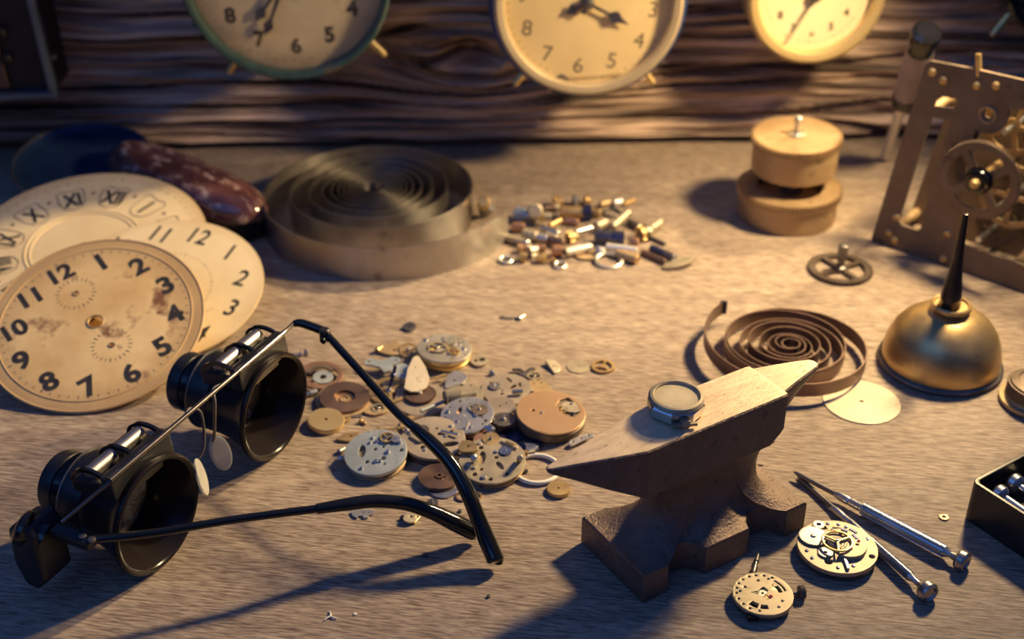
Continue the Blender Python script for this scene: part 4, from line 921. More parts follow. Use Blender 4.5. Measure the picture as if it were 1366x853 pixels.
def hscrews(root, r, z, seed, n, m='steel', used=()):
    rnd = random.Random(seed); c = 0
    for k in range(300):
        if c >= n: break
        a = rnd.uniform(0, 6.28); q = rnd.uniform(.25, .84)*r; x, y = q*math.cos(a), q*math.sin(a); w = r*rnd.uniform(.05, .08)
        if all(math.hypot(x-a_, y-b_) > w+c_ for a_, b_, c_ in used):
            screws(root, [(x, y)], z, w, m); c += 1
def disc_mov(label, px, py, wpx, th, m_top, m_side, seed, z=0., tx=0., ty=0., rz=0., nh=6, slots=1, nscr=6, scr='steel', wheels=(), stem=None, name='watch_movement'):
    """caseless movement: lower plate, dark gap with pillars, upper plate with holes, screws and wheels"""
    r = wpx*mpp(px, py, z+th)/2; root = thing(name, label, 'watch movement', at(px, py, z, tx, ty, rz), HG)
    bm = B(); lathe(bm, [(0, 0), (r*.95, 0), (r*.97, th*.12), (r*.97, th*.30), (r*.93, th*.34), (r*.90, th*.36), (r*.90, th*.66), (0, th*.66)], 72); obj('lower_plate', bm, M[m_side], root)
    H, used = pierced(r, seed, nh, slots); bm = plate(circ(r, 80), H, th*.32, th*.05, th*.68); obj('upper_plate', bm, M[m_top], root)
    hscrews(root, r, th*1.0, seed+5, nscr, scr, used)
    for (x, y, rr, mm_, k) in wheels:
        bm = plate(gear_out(rr*r, 28, rr*r*.10), spokes(rr*r*.22, rr*r*.78, k, rr*r*.16) if k else [circ(rr*r*.12, 12)], th*.14, 0, th*1.03, T(x*r, y*r, 0)); g = obj('wheel', bm, M[mm_], root)
        bm = B(); lathe(bm, [(rr*r*.16, th), (rr*r*.16, th*1.20), (rr*r*.13, th*1.22), (rr*r*.05, th*1.22)], 14, T(x*r, y*r, 0)); obj('wheel_hub', bm, M['steel'], g)
    if stem is not None:
        d = pol(1, stem); p0 = d*r*.93+Vector((0, 0, th*.5)); bm = B(); lathe(bm, [(.0005, 0), (.0005, .0015), (.0010, .0017), (.0010, .0032), (.0004, .0036)], 14, along(p0, p0+d)); obj('stem', bm, M['steel'], root)
    return root, r
def wheel(label, px, py, wpx, m, z=0., k=4, tx=0., ty=0., rz=20., teeth=40, th=.0006, hub=True, solid=False, name='gear_wheel'):
    r = wpx*mpp(px, py, z)/2; root = thing(name, label, 'gear', at(px, py, z, tx, ty, rz), HG)
    bm = plate(gear_out(r, teeth, r*.07), [circ(r*.10, 14)] if solid else spokes(r*.24, r*.76, k, r*.15), th, 0, 0); obj('rim', bm, M[m], root)
    if hub: bm = B(); lathe(bm, [(r*.16, 0), (r*.16, th*1.5), (r*.13, th*1.6), (r*.06, th*1.6), (r*.06, th*2.6), (r*.03, th*2.7)], 16); obj('arbor', bm, M['steel'], root)
    return root
def flat(name, label, cat, px, py, wpx, m, outline=None, holes=(), th=.0006, z=0., tx=0., ty=0., rz=0.):
    """outline given for unit radius"""
    r = wpx*mpp(px, py, z)/2
    bm = plate([(x*r, y*r) for x, y in (outline or circ(1, 64))], [[(x*r, y*r) for x, y in h] for h in holes], th, th*.12)
    return part1(name, label, cat, bm, m, at(px, py, z, tx, ty, rz))
disc_mov('round movement with pale blue grey plate and small stem, lying loose beside the curved temple', 503, 615, 85, .0046, 'blue_nickel', 'dull_brass', 11, .0006, 9, -3, 10, 7, 1, 9, 'steel', ((.42, .50, .24, 'brass', 3), (.70, .36, .16, 'nickel', 0)), 172) if M.setdefault('blue_nickel', mat('blue_nickel', (.42, .47, .46), (.52, .56, .54), .55, .36, 80, rough2=.45, spots=(.34, .38, .36), spotscale=130)) else None
disc_mov('brownish grey movement with a square opening, tucked behind the pale blue grey one', 578, 596, 86, .0044, 'grey_brown', 'old_brass', 23, .0003, 5, 3, 0, 6, 1, 5, 'nickel', ((-.35, .30, .20, 'dark_steel', 0),)) if M.setdefault('grey_brown', mat('grey_brown_plate', (.34, .28, .22), (.42, .35, .28), .5, .42, 80, rough2=.52)) else None
disc_mov('pocket watch movement with bright gilt edge, rearmost in the heap of parts', 592, 478, 74, .0048, 'nickel', 'gold', 31, .0003, -2, 4, 30, 5, 2, 6, 'steel', ((-.25, .05, .38, 'gilt', 3), (.40, .30, .26, 'nickel', 0), (.15, -.45, .22, 'brass', 4)))
disc_mov('silvery movement plate crowded with screws, in the middle of the heap of parts', 624, 562, 72, .0032, 'nickel', 'copper', 47, .0022, 7, -4, 15, 7, 1, 14, 'steel', ((-.45, -.30, .46, 'nickel', 0), (.35, .25, .24, 'gilt', 3)))
def rotor_movement():
    px, py, wpx, th = 733, 566, 95, .0056
    r = wpx*mpp(px, py, th)/2; root = thing('watch_movement', 'thick movement with smooth rose gold top, between the heap and the anvil horn', 'watch movement', at(px, py, .0002, 3, 4, -8), HG)
    bm = B(); lathe(bm, [(r*.86, 0), (r*.93, .0004), (r*.95, .0012), (r*.95, .0018), (r, .0020), (r, th-.0010), (r*.95, th-.0006), (0, th-.0006)], 96); obj('case_ring', bm, M['old_brass'], root)
    bite = [(r*.10, r*.30), (r*.20, r*.62), (r*.42, r*.76), (r*.70, r*.52), (r*.82, r*.20), (r*.70, -r*.10), (r*.46, -r*.06), (r*.28, r*.06)]
    bm = plate(circ(r*.985, 96), [bite, circ(r*.05, 14, -r*.5, -r*.05)], .0009, .0002, th-.0006); obj('top_plate', bm, M['rose_gold'], root)
    bm = plate(gear_out(r*.17, 16, r*.03), spokes(r*.05, r*.12, 4, r*.03), .0005, 0, th-.0003, T(r*.30, r*.20, 0)); obj('wheel', bm, M['brass'], root)
    bm = plate([(x*r*.30+r*.56, y*r*.24+r*.36) for x, y in circ(1, 24)], [], .0006, .0001, th-.0004); obj('cock', bm, M['gilt'], root)
    screws(root, [(-r*.25, -r*.12), (r*.66, r*.10), (r*.55, r*.50)], th+.0002, .0006)
rotor_movement()
disc_mov('pierced brass movement plate with slots and pillars, nearest the white ring', 657, 622, 90, .0030, 'gilt', 'dull_brass', 63, .0012, 6, -2, 0, 7, 4, 5, 'nickel', ((.40, .35, .2, 'steel', 0),))
def coil_disc():
    px, py = 586, 638; r = 28*mpp(px, py); root = thing('hairspring_disc', 'flat brown copper coil spring, beneath the brownish grey movement', 'spring', at(px, py, .0012, 0, 3), HG)
    bm = B(); lathe(bm, [(0, 0), (r*.96, 0), (r*.96, .0003), (0, .0003)], 64); obj('backing_disc', bm, M['brown_spring'], root)
    pts = [Vector((r*(.24+.74*i/420)*math.cos(i*.145), r*(.24+.74*i/420)*math.sin(i*.145), .0006)) for i in range(421)]
    bm = B(); tube(bm, pts, .00030, 6); obj('coil', bm, M['brown_spring'], root)
    bm = B(); lathe(bm, [(r*.10, .0003), (r*.20, .0003), (r*.20, .0013), (r*.10, .0013)], 20, closed=True); obj('collet', bm, M['brown_spring'], root)
coil_disc()
flat('steel_disc', 'plain silver disc half hidden under the brown copper coil', 'disc', 592, 653, 40, 'steel', th=.0007)
# white ring
r = 33*mpp(715, 626); bm = B(); torus(bm, r-.0008, .00085, 80, 12); part1('plastic_ring', 'white plastic ring lying flat under the anvil horn', 'ring', bm, 'white_plastic', at(716, 626, .0009))
def thick_disc(name, label, cat, px, py, wpx, th, m, z=0, tx=0, ty=0):
    r = wpx*mpp(px, py)/2; bm = B(); lathe(bm, [(r*.10, th), (r*.10, 0), (r*.92, 0), (r, th*.25), (r, th*.75), (r*.95, th)], 56, closed=True); return part1(name, label, cat, bm, m, at(px, py, z, tx, ty))
thick_disc('brass_disc', 'small shiny gold disc with centre hole beside the white ring', 'disc', 745, 656, 32, .0016, 'brass')
thick_disc('brass_disc', 'warm gold barrel disc close to the rim of the magnifier eyecup', 'disc', 435, 566, 49, .0024, 'yellow_brass', .0002, 4, 5)
# left side of the heap
def open_ring():
    px, py = 428, 503; r = 29*mpp(px, py); root = thing('brass_plate', 'copper brown ring plate with pale centre, beside the magnifier eyecup', 'plate', at(px, py, .0016, 5, 4), HG)
    bm = plate(circ(r, 64), [circ(r*.72, 48, r*.04, 0)], .0012, .0002); obj('ring', bm, M['copper'], root)
    bm = plate(circ(r*.46, 40), [circ(r*.16, 16)], .0006, 0, .0003, T(r*.12, -r*.12, 0)); obj('pale_disc', bm, M['blue_nickel'], root)
    bm = plate(sector(r*.48, r*.7, R_(30), R_(175), 14), [], .0007, 0, .0008); obj('dark_segment', bm, M['old_brass'], root)
open_ring()
def dark_barrel():
    px, py = 460, 535; r = 38*mpp(px, py); root = thing('barrel_plate', 'dark purplish brown round plate with coiled copper centre, in front of the copper ring plate', 'plate', at(px, py, .0004, 2, 2), HG)
    bm = plate(circ(r, 72), [], .0010, .0002); obj('base', bm, M['dull_brass'], root)
    bm = plate(circ(r*.88, 64), [circ(r*.36, 40)], .0012, .0002, .0010); obj('cover', bm, M['brown_spring'], root)
    bm = B(); pts = [Vector((r*(.10+.22*i/60)*math.cos(i*.16), r*(.10+.22*i/60)*math.sin(i*.16), 0)) for i in range(61)]; strip(bm, pts, .0013, .0005, .0010); obj('coil', bm, M['copper'], root)
dark_barrel()
W = wheel
W('brass spoked balance ring leaning under the black temple', 520, 522, 58, 'brass', .0020, 3, 4, -3, 40, 60)
W('solid dark blue grey wheel beside the rose gold movement', 672, 563, 32, 'dark_steel', .0030, solid=True, teeth=36, th=.0012)
W('dark brown wheel lying on a grey plate behind the silvery movement', 560, 527, 44, 'brown_spring', .0022, solid=True, teeth=48, th=.0008)
W('brass three spoke gear lying apart beyond the heap', 804, 491, 32, 'brass', 0, 3, rz=70, teeth=26, th=.0010, hub=False)
W('tiny gold ring gear partly hidden by the temple tip', 634, 663, 19, 'gold', 0, 2, teeth=22, hub=False)
W('small dark gear near the end of the curved temple', 577, 673, 15, 'dark_steel', .0003, solid=True, teeth=16, th=.0010)
W('tiny gilt wheel wedged between the dark round plate and the balance ring', 505, 546, 18, 'gilt', .0008, 3, 10, 0, teeth=20)
W('small brass wheel on edge of the pierced grey plate', 655, 588, 24, 'brass', .0046, solid=True, teeth=22, th=.0010, tx=12)
flat('thin_disc', 'thin tan disc next to the three spoke brass gear', 'disc', 772, 490, 32, 'gilt', holes=[circ(.08, 12)], th=.0004)
half = [(math.cos(R_(a)), math.sin(R_(a))) for a in range(-70, 126, 8)]
flat('cut_disc', 'silver disc cut straight along one side, beyond the heap', 'disc', 734, 492, 28, 'gilt', half, [circ(.08, 12, .2, .1)], .0012, .0003, 6, 8)
M['cream_metal'] = mat('cream_metal', (.62, .53, .38), (.72, .63, .47), .35, .42, 90, spots=(.42, .32, .2), spotscale=140)
flat('plate_segment', 'cream fan shaped plate lying tilted in front of the gilt edged movement', 'plate', 555, 500, 46, 'cream_metal', [(-.60, -1.3), (-.2, -1.55), (.25, -1.5), (.68, -1.1), (.78, -.3), (.52, .6), (.12, 1.4), (-.05, 1.55), (-.25, 1.35), (-.52, .3)], [circ(.05, 10, -.1, .5), circ(.04, 10, .25, -.2)], .0007, .0052, 9, 5, 0)
H1, _ = pierced(1., 5, 6, 2)
flat('pierced_plate', 'grey brass plate pierced with slots, beside the rose gold movement', 'plate', 676, 522, 68, 'grey_brown', None, pierced(1., 8, 7, 3)[0], .0010, .0008, 3, 0)
flat('round_plate', 'pale nickel round plate under the stout steel pinion', 'plate', 612, 532, 66, 'gilt', None, pierced(1., 15, 6, 0)[0], .0010, .0006, 3, -3)
flat('round_plate', 'flat grey plate beneath the dark brown wheel', 'plate', 563, 536, 72, 'grey_brown', None, [circ(.3, 24, .1, .1)], .0012, .0005, 2, 2)
flat('round_plate', 'brownish disc between the silvery movement and the rose gold one', 'plate', 667, 545, 42, 'grey_brown', None, [circ(.07, 10), circ(.06, 10, .4, .3)], .0010, .0022, 4, -4)
flat('round_plate', 'blued steel plate in shadow below the rose gold movement', 'plate', 690, 592, 66, 'blued', None, [circ(.2, 20, .2, 0), circ(.08, 12, -.4, .2)], .0010, .0003)
flat('round_plate', 'tan plate peeping from under the dark round plate', 'plate', 503, 545, 44, 'dull_brass', lobed(1., 3, 8, .7), [], .0008, .0001)
flat('bridge', 'white metal bridge with three lobes beside the blued stem', 'bridge', 510, 488, 48, 'blue_nickel', [(-1, .25), (-.7, .5), (-.3, .30), (.1, .35), (.5, .62), (.95, .5), (1, .15), (.6, -.05), (.5, -.5), (.15, -.65), (-.1, -.25), (-.55, -.1), (-.95, -.05)], [circ(.09, 10, -.75, .22), circ(.07, 10, .75, .33)], .0009, .0026, 10, 0)
flat('bridge', 'pale blue grey bridge behind the cream fan shaped plate', 'bridge', 537, 499, 36, 'blue_nickel', lobed(1., 21, 7, .6), [circ(.12, 10)], .0009, .0026, 14, 6)
flat('bridge', 'small openwork bridge to the side of the gilt edged movement', 'bridge', 640, 483, 28, 'gilt', lobed(1., 33, 7, .7), [circ(.30, 14, .2, .1), circ(.2, 12, -.4, -.1)], .0009, .0003, 0, 0)
flat('bridge', 'gold toned bridge touching the pale blue grey movement', 'bridge', 466, 584, 36, 'brass', lobed(1., 44, 9, .35), [circ(.1, 10, .1, 0)], .0008, .0004, 4, 0)
flat('bridge', 'silver bridge with two notches, below the curved temple', 'bridge', 484, 688, 34, 'nickel', [(-1, .3), (-.5, .5), (.4, .55), (1, .3), (.8, 0), (.5, -.1), (.45, -.4), (.1, -.45), (0, -.2), (-.3, -.2), (-.4, -.45), (-.75, -.25)], [circ(.07, 10, 0, .2), circ(.06, 10, .45, .15)], .0007)
flat('bridge', 'pale bridge standing among dark screws below the curved temple', 'bridge', 548, 692, 26, 'gilt', lobed(1., 55, 7, .55), [circ(.14, 10)], .0010, .0008, 12, 8)
flat('bridge', 'bright perforated bridge poking out from behind the anvil horn', 'bridge', 775, 588, 36, 'nickel', [(-1, -.45), (-.8, -.1), (-.2, .3), (.6, .6), (1, .5), (.9, .2), (.2, -.1), (-.5, -.55), (-.8, -.7)], [circ(.10, 10, -.6, -.3), circ(.09, 10, 0, .07), circ(.09, 10, .55, .36)], .0008, .0012, 8)
flat('bridge', 'brass bridge with two arms behind the white metal bridge', 'bridge', 526, 470, 44, 'dull_brass', lobed(1., 66, 8, .4), [circ(.1, 10)], .0010, .0004, 4)
flat('bridge', 'small dark bridge lying alone beyond the heap', 'bridge', 546, 438, 22, 'dark_steel', lobed(1., 77, 6, .55), [circ(.15, 10)], .0012, .0002, 8)
flat('bridge', 'brown bridge under the edge of the pierced brass plate', 'bridge', 607, 612, 44, 'old_brass', lobed(1., 88, 8, .55), [circ(.12, 10, .2, .1)], .0010, .0004, 5)
flat('bridge', 'gold flecked bridge on top of the pierced brass plate', 'bridge', 625, 598, 36, 'brass', lobed(1., 99, 8, .45), [circ(.1, 10)], .0010, .0052, 10, -5)
flat('bridge', 'copper bridge wedged between the silvery plate and the blued one', 'bridge', 640, 590, 30, 'copper', lobed(1., 101, 7, .5), [circ(.1, 10)], .0010, .0030, 14, 5)
flat('leaf_spring', 'slim steel leaf beside the warm gold barrel disc', 'spring', 470, 556, 30, 'steel', [(-1, .3), (-.2, .32), (1, -.05), (.2, -.12), (-.6, -.1)], [], .0006, .0002)
flat('lever', 'angular little lever behind the pierced grey plate', 'lever', 699, 497, 32, 'dark_steel', [(-1, .35), (-.3, .35), (.05, -.05), (.5, .40), (.85, .5), (.95, .3), (.45, -.2), (.1, -.75), (-.1, -.7), (-.1, -.2), (-.4, .1), (-1, .15)], [], .0009, .0006, 4)
flat('lever', 'curved silver lever lying alone beyond the heap', 'lever', 680, 425, 26, 'nickel', [(-1, .15), (-.5, -.12), (.3, -.2), (1, -.1), (1, .1), (.3, .05), (-.5, .15), (-.9, .3)], [], .0010, .0001)
def rod(name, label, cat, a, b, dpx, m, z=0., head=None, collar=None, zb=None, group=HG, seg=18):
    """head / collar: (from fraction, to fraction, width factor, material)"""
    w_ = mpp(*a); r = dpx*w_/2; p, q = P(*a, z+r), P(*b, (z if zb is None else zb)+r)
    L = (q-p).length; MM = along(p, q)
    bv = min(r*.25, L*.1); base = lathe(B(), [(r-bv, 0), (r, bv), (r, L-bv), (r-bv, L)], seg)
    if not head and not collar: return solo(name, base, M[m], label, cat, MM, group)
    root = thing(name, label, cat, MM, group); obj('shaft', base, M[m], root)
    for nm, hc in (('head', head), ('collar', collar)):
        if hc:
            f0, f1, k, hm = hc; R2 = r*k; z0, z1 = L*f0, L*f1; bv2 = min(R2*.2, (z1-z0)*.25)
            if hm.endswith('*'): bm = plate(gear_out(R2, 18, R2*.10), [], z1-z0, 0, z0)
            else: bm = lathe(B(), [(R2-bv2, z0), (R2, z0+bv2), (R2, z1-bv2), (R2-bv2, z1)], 24)
            obj(nm, bm, M[hm.rstrip('*')], root)
    return root
rod('pinion', 'stout pale steel pinion with dark collar lying across the heap', 'pinion', (594, 531), (636, 525), 8, 'gilt', .0046, (.02, .50, 1.8, 'gilt*'), (-.06, .06, 2.3, 'dark_steel'))
rod('blued_hand', 'bluish steel pin slanting under the stout pinion', 'pin', (561, 549), (592, 536), 5, 'blue_nickel', .0036)
rod('stem', 'dark pointed stem sticking out of the brass balance ring', 'stem', (520, 516), (528, 488), 5, 'blued', .0030, (.45, .65, 1.6, 'blued'), None, .0105)
rod('bright_tube', 'short bright tube lying on the pierced grey plate', 'tube', (683, 523), (698, 522), 6, 'steel', .0022)
rod('stud', 'grey steel stud beside the eyecup and the copper ring plate', 'stud', (401, 529), (424, 522), 7, 'steel', 0, None, (.5, .9, 1.3, 'nickel'))
rod('lever', 'thin brass arm behind the pale blue grey movement', 'arm', (502, 574), (550, 570), 3, 'brass', .0040, (.0, .12, 1.9, 'gold'), (.55, .65, 1.8, 'gold'))
rod('pillar', 'short brass pillar standing on the pierced brass plate', 'pillar', (693, 613), (694, 611), 8, 'gilt', .0040, None, None, .0075)
rod('pillar', 'stubby steel pillar on the pierced brass plate beside the temple', 'pillar', (632, 612), (632, 611), 9, 'nickel', .0036, None, None, .0066)
rod('pinion', 'small gilt pinion behind the pierced brass plate', 'pinion', (668, 590), (690, 600), 7, 'gilt', .0040, (.3, .8, 1.5, 'brass*'))
rod('screw', 'dark screw beside the pale bridge under the curved temple', 'screw', (536, 690), (544, 698), 4, 'dark_steel', 0, (0, .3, 2., 'dark_steel'))
rod('pin', 'tiny gold pin beside the pale bridge under the curved temple', 'pin', (552, 699), (560, 690), 3, 'gold')
rod('screw', 'pale screw with bead head beside the curved silver lever', 'screw', (692, 426), (700, 421), 4, 'nickel', 0, (0, .45, 1.7, 'nickel'))
rod('screw', 'silver fleck of a screw on the bench beyond the magnifier eyecup', 'screw', (391, 474), (404, 472), 5, 'nickel', 0, (.7, 1., 1.6, 'nickel'))
rod('screw', 'small steel screw behind the copper ring plate', 'screw', (408, 468), (411, 474), 4, 'steel', 0, (0, .3, 1.7, 'steel'))
rod('screw', 'gold headed screw behind the white metal bridge', 'screw', (502, 468), (510, 463), 5, 'brass', .0005, (0, .4, 1.8, 'gold'))
rod('pin', 'brown pin leading from the pierced grey plate to the rose gold movement', 'pin', (708, 523), (731, 531), 4, 'brown_spring', .0015)
rod('pin', 'short dark pin standing at the edge of the anvil horn', 'pin', (747, 580), (752, 574), 3, 'dark_steel', .0010)
rod('pin', 'black pin stub on the bench inside the white ring', 'pin', (693, 630), (704, 628), 5, 'dark_steel')
rod('arbor', 'brass arbor jutting between the heap and the white ring', 'arbor', (697, 606), (714, 603), 5, 'gilt', .0012, (.0, .35, 1.9, 'brass*'))
# more small parts filling the heap
flat('round_plate', 'grey nickel plate with one slot under the rear of the pale blue grey bridges', 'plate', 535, 512, 50, 'nickel', None, pierced(1., 51, 4, 1)[0], .0008, .0002)
flat('round_plate', 'small brassy plate between the pale blue grey movement and the silvery one', 'plate', 556, 568, 44, 'dull_brass', None, pierced(1., 52, 5, 1)[0], .0008, .0004)
flat('round_plate', 'tan pierced disc behind the rose gold movement', 'plate', 713, 522, 44, 'dull_brass', None, pierced(1., 53, 4, 1)[0], .0008, .0003)
flat('bridge', 'long nickel bridge along the rear edge of the heap', 'bridge', 606, 510, 44, 'nickel', lobed(1., 120, 9, .35), [circ(.09, 10)], .0009, .0018, 6)
flat('bridge', 'dark steel bridge between the silvery plate and the thick movement', 'bridge', 652, 556, 26, 'dark_steel', lobed(1., 121, 7, .5), [circ(.1, 10)], .0009, .0048, 6)
flat('bridge', 'gilt bridge lying on the brownish grey movement', 'bridge', 560, 584, 30, 'gilt', lobed(1., 122, 8, .4), [circ(.1, 10)], .0009, .0050, 4)
flat('bridge', 'brass bridge half under the warm gold barrel disc', 'bridge', 462, 560, 24, 'brass', lobed(1., 123, 7, .45), [circ(.12, 10)], .0007, .0001)
flat('bridge', 'nickel cock beside the blue grey wheel', 'bridge', 697, 548, 26, 'nickel', lobed(1., 124, 7, .45), [circ(.12, 10)], .0009, .0022, 5)
flat('bridge', 'small steel yoke in front of the rose gold movement', 'bridge', 706, 598, 26, 'steel', lobed(1., 125, 8, .35), [circ(.1, 10)], .0008, .0016)
W('tiny steel wheel on the pierced grey plate', 660, 516, 16, 'steel', .0020, solid=True, teeth=16)
W('small gilt wheel near the cut silver disc', 713, 503, 20, 'gilt', .0002, 3, teeth=22)
W('pale four spoke wheel beside the dark purplish plate', 488, 520, 26, 'gilt', .0004, 4, teeth=30)
W('brown toothed wheel on the silvery movement', 640, 548, 22, 'old_brass', .0058, solid=True, teeth=22, tx=6)
W('brass wheel leaning on the rear of the pale bridges', 545, 468, 26, 'brass', .0012, 4, 16, 4, teeth=28)
W('small copper wheel between the coil spring and the pierced brass plate', 616, 642, 18, 'copper', .0003, solid=True, teeth=18)
rod('screw', 'steel screw on the rim of the pale blue grey movement', 'screw', (541, 575), (548, 580), 5, 'steel', .0046, (0, .4, 1.7, 'steel'))
rod('screw', 'gilt screw between the coil spring and the brownish grey movement', 'screw', (606, 622), (613, 628), 5, 'gilt', .0012, (0, .4, 1.8, 'gilt'))
rod('screw', 'bright screw under the pale blue grey movement', 'screw', (452, 604), (460, 598), 5, 'nickel', 0, (0, .4, 1.8, 'nickel'))
rod('screw', 'brass screw in front of the dark purplish plate', 'screw', (480, 562), (488, 566), 4, 'brass', 0, (0, .4, 1.8, 'brass'))
rod('screw', 'steel screw on the bench behind the pierced grey plate', 'screw', (655, 497), (661, 502), 5, 'steel', 0, (0, .4, 1.8, 'steel'))
rod('pin', 'thin bright pin across the brownish grey movement', 'pin', (588, 575), (612, 580), 3, 'steel', .0050)
rod('pin', 'gold pin beside the long nickel bridge', 'pin', (580, 505), (594, 500), 4, 'gold', .0016)
rod('pinion', 'small steel pinion beside the dark steel bridge', 'pinion', (646, 570), (660, 574), 6, 'steel', .0046, (.3, .8, 1.6, 'steel*'))
rod('stem', 'short grey stem lying before the pierced brass plate', 'stem', (640, 650), (652, 646), 5, 'dark_steel', 0)
# specks on the open bench
bm = B()
for a in (95, 215, 330): tube(bm, [(0, 0, .0004), pol(.0011, a)+Vector((0, 0, .0005)), pol(.0024, a+9)+Vector((0, 0, .0003))], [.0003, .0003, .00015], 8)
part1('spring_clip', 'tiny three legged white metal clip alone near the bottom edge of the bench', 'clip', bm, 'white_plastic', at(441, 824))
flat('flake', 'pale paper flake near the three legged clip', 'flake', 474, 820, 8, 'white_plastic', lobed(1., 7, 6, .5), [], .0003)
flat('chip', 'small black chip between the two temple shadows', 'chip', 568, 742, 9, 'dark_steel', lobed(1., 8, 6, .5), [], .0009)
flat('chip', 'tiny grey chip at the edge of the anvil shadow', 'chip', 652, 797, 7, 'dark_steel', lobed(1., 9, 6, .5), [], .0006)
flat('chip', 'small dark chip on the bench below the temple tips and the tiny gold gear', 'chip', 614, 683, 7, 'dark_steel', lobed(1., 10, 6, .5), [], .0006)
flat('ring_spring', 'dark little ring beside the tiny gold gear', 'ring', 617, 664, 20, 'brown_spring', None, [circ(.72, 32)], .0006)
flat('splinter', 'thin brown splinter beside the anvil waist and the screwdriver blades', 'splinter', 1013, 621, 10, 'old_brass', [(-1, .12), (1, -.18), (.6, -.3), (-.8, -.1)], [], .0005)
# ------------------------------------------------------------------ heap of crowns, stems and keys
CG = 'crowns, stems and keys heaped behind the watch parts'
def crod(name, label, cat, a, b, d, m, z=0., **k): return rod(name, label, cat, a, b, d*1.38, m, z, group=CG, **k)
crod('winder', 'blue grey knurled crown touching the loose end of the big mainspring', 'crown', (686, 284), (709, 288), 10, 'blue_nickel', .001, head=(.1, .6, 1.2, 'blue_nickel*'))
crod('brass_tube', 'pale brass tube standing behind the blue grey crown', 'tube', (714, 284), (714, 282), 15, 'gilt', 0, zb=.0045)
crod('copper_stub', 'pinkish copper stub lying against the mainspring end', 'stub', (682, 303), (700, 303), 10, 'copper', 0)
crod('stem', 'pale brass rod with bright tip, lowest beside the mainspring end', 'stem', (675, 317), (706, 326), 8, 'gilt', 0, head=(.8, 1.0, 1.05, 'steel'))
crod('stem', 'long stem with wide brass collar and brown shaft', 'stem', (697, 312), (753, 324), 8, 'brown_spring', .0010, head=(.0, .36, 1.35, 'gilt'), collar=(.36, .62, 1.05, 'nickel'))
crod('steel_pin', 'bright steel pin pointing at the long collared stem', 'pin', (723, 304), (746, 312), 6, 'steel', .0022)
crod('brass_pin', 'short gold pin slanting behind the bright steel pin', 'pin', (733, 302), (748, 294), 6, 'brass', .0022)
crod('winder', 'gold crown behind the slanting gold pin', 'crown', (719, 289), (735, 289), 8, 'gilt', .0030, head=(0, .4, 1.3, 'gold*'))
crod('stem', 'brown stem with pale tip behind the pale brass tube', 'stem', (724, 279), (746, 276), 8, 'brown_spring', 0, head=(.7, 1., 1.1, 'gilt'))
crod('winder', 'large brass cylinder with dark blue head, rear middle of the heap', 'crown', (747, 283), (784, 284), 12, 'brass', .0005, head=(.84, 1.14, 1.3, 'blued*'))
crod('bead', 'dark bead at the rear edge of the crown heap', 'bead', (763, 268), (772, 268), 10, 'dark_steel', 0, head=(.3, .8, 1.15, 'nickel'))
crod('bead', 'pale gold bead at the rear edge of the crown heap', 'bead', (779, 268), (787, 267), 9, 'brass', 0)
crod('stem', 'brown copper stem with gold end cube near the open steel ring', 'stem', (690, 332), (728, 331), 8, 'copper', 0, head=(0, .2, 1.2, 'rose_gold'))
crod('brass_cube', 'small gold stub beside the open steel ring', 'stub', (693, 343), (702, 343), 10, 'brass', 0)
crod('copper_stub', 'square ended copper stub in front of the long collared stem', 'stub', (736, 335), (750, 334), 12, 'copper', 0)
crod('winder', 'white metal tube with a brass end, in front of the dark knurled crown', 'tube', (753, 337), (789, 329), 8, 'white_tube', .0012, head=(0, .1, 1.1, 'gilt')) if M.setdefault('white_tube', mat('bright_nickel', (.80, .77, .70), (.86, .83, .76), .55, .32, 60)) else None
flat_c = lambda *a, **k: tag(flat(*a, **k), a[1], a[2], CG)
flat_c('brass_plate', 'tan lobed plate under the white metal tube', 'plate', 783, 341, 40, 'dull_brass', lobed(1., 12, 8, .5), [circ(.15, 10)], .0010, .0002)
crod('winder', 'dark blue black knurled crown, thickest in the heap', 'crown', (793, 316), (833, 319), 14, 'blued', 0, head=(.02, .55, 1.05, 'dark_steel*'), collar=(.62, .98, 1.05, 'blued*'))
crod('brass_tube', 'pale brass tube slanting up behind the dark knurled crown', 'tube', (816, 304), (839, 283), 9, 'gilt', .002, zb=.005)
crod('stem', 'white rod in front of the dark knurled crown', 'stem', (808, 329), (850, 334), 7, 'white_tube', .002)
crod('stem', 'brown stem with gold end beneath the white rod', 'stem', (822, 338), (851, 347), 9, 'dull_brass', 0, head=(.8, 1., 1.1, 'rose_gold'))
crod('winder', 'round headed gold crown with dark ring at the outer side of the heap', 'crown', (853, 313), (868, 309), 12, 'gilt', 0, head=(0, .35, 1.35, 'brass*'), collar=(.4, .55, 1.5, 'dark_steel'))
crod('brass_tube', 'gold tube leaning behind the round headed crown', 'tube', (867, 307), (881, 297), 9, 'gilt', .0005)
crod('steel_pin', 'thin dark pin leading away from the round headed crown', 'pin', (868, 317), (888, 326), 4, 'dark_steel', 0)
crod('stem', 'blue grey stem next to the brass leaf', 'stem', (868, 331), (900, 345), 8, 'blued', .0010, head=(.55, 1., 1.1, 'dark_steel'))
crod('stem', 'purplish brown stem lying against the blue grey stem', 'stem', (856, 336), (888, 350), 6, 'brown_spring', 0)
crod('brass_tube', 'tan tube behind the dark knurled crown', 'tube', (794, 304), (808, 297), 11, 'gilt', 0)
crod('copper_stub', 'copper rod under the large brass cylinder', 'stub', (752, 294), (772, 297), 8, 'copper', 0)
crod('brass_tube', 'pale tube at the far corner of the crown heap', 'tube', (818, 271), (830, 269), 8, 'white_tube', 0)
crod('stem', 'slim brass stem at the far corner of the crown heap', 'stem', (832, 273), (846, 267), 5, 'brass', 0)
crod('brass_tube', 'gold tube between the large brass cylinder and the slanting tube', 'tube', (789, 283), (802, 285), 9, 'brass', 0)
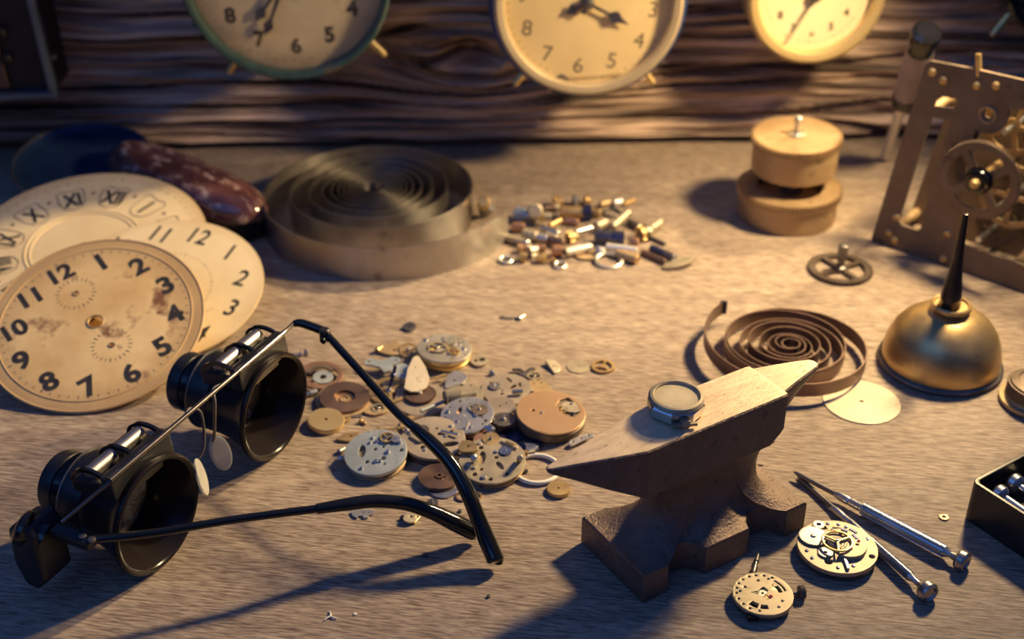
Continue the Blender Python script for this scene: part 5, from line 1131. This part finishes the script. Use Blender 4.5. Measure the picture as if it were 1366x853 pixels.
crod('winder', 'tan crown behind the copper stub and the collared stem', 'crown', (757, 318), (770, 314), 10, 'dull_brass', 0, head=(0, .5, 1.2, 'brass*'))
crod('stem', 'dark stem behind the slanting pale tube', 'stem', (838, 296), (854, 304), 7, 'dark_steel', 0)
def ringlet(label, px, py, wpx, dpx, m, tx=0, ty=0, z=0., knob=None):
    r = wpx*mpp(px, py)/2; rr = dpx*mpp(px, py)/2
    if knob is None: bm = B(); torus(bm, r-rr, rr, 40, 10); return solo('key_ring', bm, M[m], label, 'ring', at(px, py, z+rr, tx, ty), CG)
    root = thing('winding_key', label, 'key', at(px, py, z+rr, tx, ty), CG); bm = B(); torus(bm, r-rr, rr, 40, 10); obj('bow', bm, M[m], root)
    d = pol(1, knob); bm = B(); cyl(bm, d*(r-rr), d*(r+r*.9), rr*1.25, rr*1.25, 14, rr*.2); obj('stem', bm, M['brass'], root)
ringlet('open steel ring lying lowest beside the mainspring end', 675, 347, 21, 5, 'steel', 4)
ringlet('nickel winding key with round bow at the lower edge of the heap', 747, 354, 19, 5, 'nickel', 10, 0, 0, 130)
ringlet('larger nickel bow with brass neck below the white rod', 812, 348, 40, 6, 'nickel', 6, 0, 0, 88)
ringlet('thin dark ring behind the slanting pale tube', 816, 284, 26, 4, 'dark_steel', 0)
crod('winder', 'gold stub among the little keys at the lower edge of the heap', 'crown', (716, 346), (729, 344), 8, 'brass', 0, head=(.4, .9, 1.3, 'gold*'))
r = 26*mpp(907, 352); bm = plate([(-r, -r*.12), (-r*.75, r*.20), (-r*.2, r*.38), (r*.4, r*.34), (r, r*.10), (r*.55, -r*.22), (0, -r*.36), (-r*.6, -r*.32)], [], .0016, .0004)
solo('brass_leaf', bm, M['gilt'], 'pointed oval brass leaf at the outer end of the crown heap', 'leaf', at(907, 353, .0010, 3, -8, 14), CG)
crod('winding_key', 'dark little winding key with gold cap standing beside the big mainspring', 'key', (646, 282), (645, 270), 11, 'dark_steel', 0, zb=.0095, head=(.72, 1.1, 1.15, 'brass'))
crod('stem', 'pale steel stub beside the dark winding key at the mainspring', 'stem', (653, 284), (655, 277), 7, 'nickel', 0, zb=.004)
crod('winder', 'nickel crown behind the open steel ring', 'crown', (706, 336), (716, 333), 10, 'nickel', .001, head=(0, .5, 1.2, 'nickel*'))
crod('brass_tube', 'gilt tube under the bright steel pin', 'tube', (728, 314), (744, 319), 8, 'gilt', 0)
crod('stem', 'steel stem leaning on the tan crown', 'stem', (768, 310), (790, 304), 6, 'steel', .003)
crod('winder', 'brass crown beside the copper rod at the rear', 'crown', (738, 270), (750, 269), 9, 'brass', 0, head=(0, .5, 1.25, 'brass*'))
crod('stem', 'bronze stem behind the dark ring at the far corner', 'stem', (800, 273), (814, 270), 7, 'dull_brass', 0)
crod('winder', 'pale crown between the white metal tube and the white rod', 'crown', (796, 335), (806, 337), 9, 'white_tube', 0, head=(0, .5, 1.2, 'nickel*'))
crod('copper_stub', 'small copper stub by the round headed crown', 'stub', (842, 322), (852, 324), 9, 'copper', 0)
# ------------------------------------------------------------------ weighted normals keep flat faces flat
for o in sc.objects:
    if o.type == 'MESH' and len(o.data.vertices) < 30000:
        m_ = o.modifiers.new('weighted', 'WEIGHTED_NORMAL'); m_.keep_sharp = True; m_.weight = 50
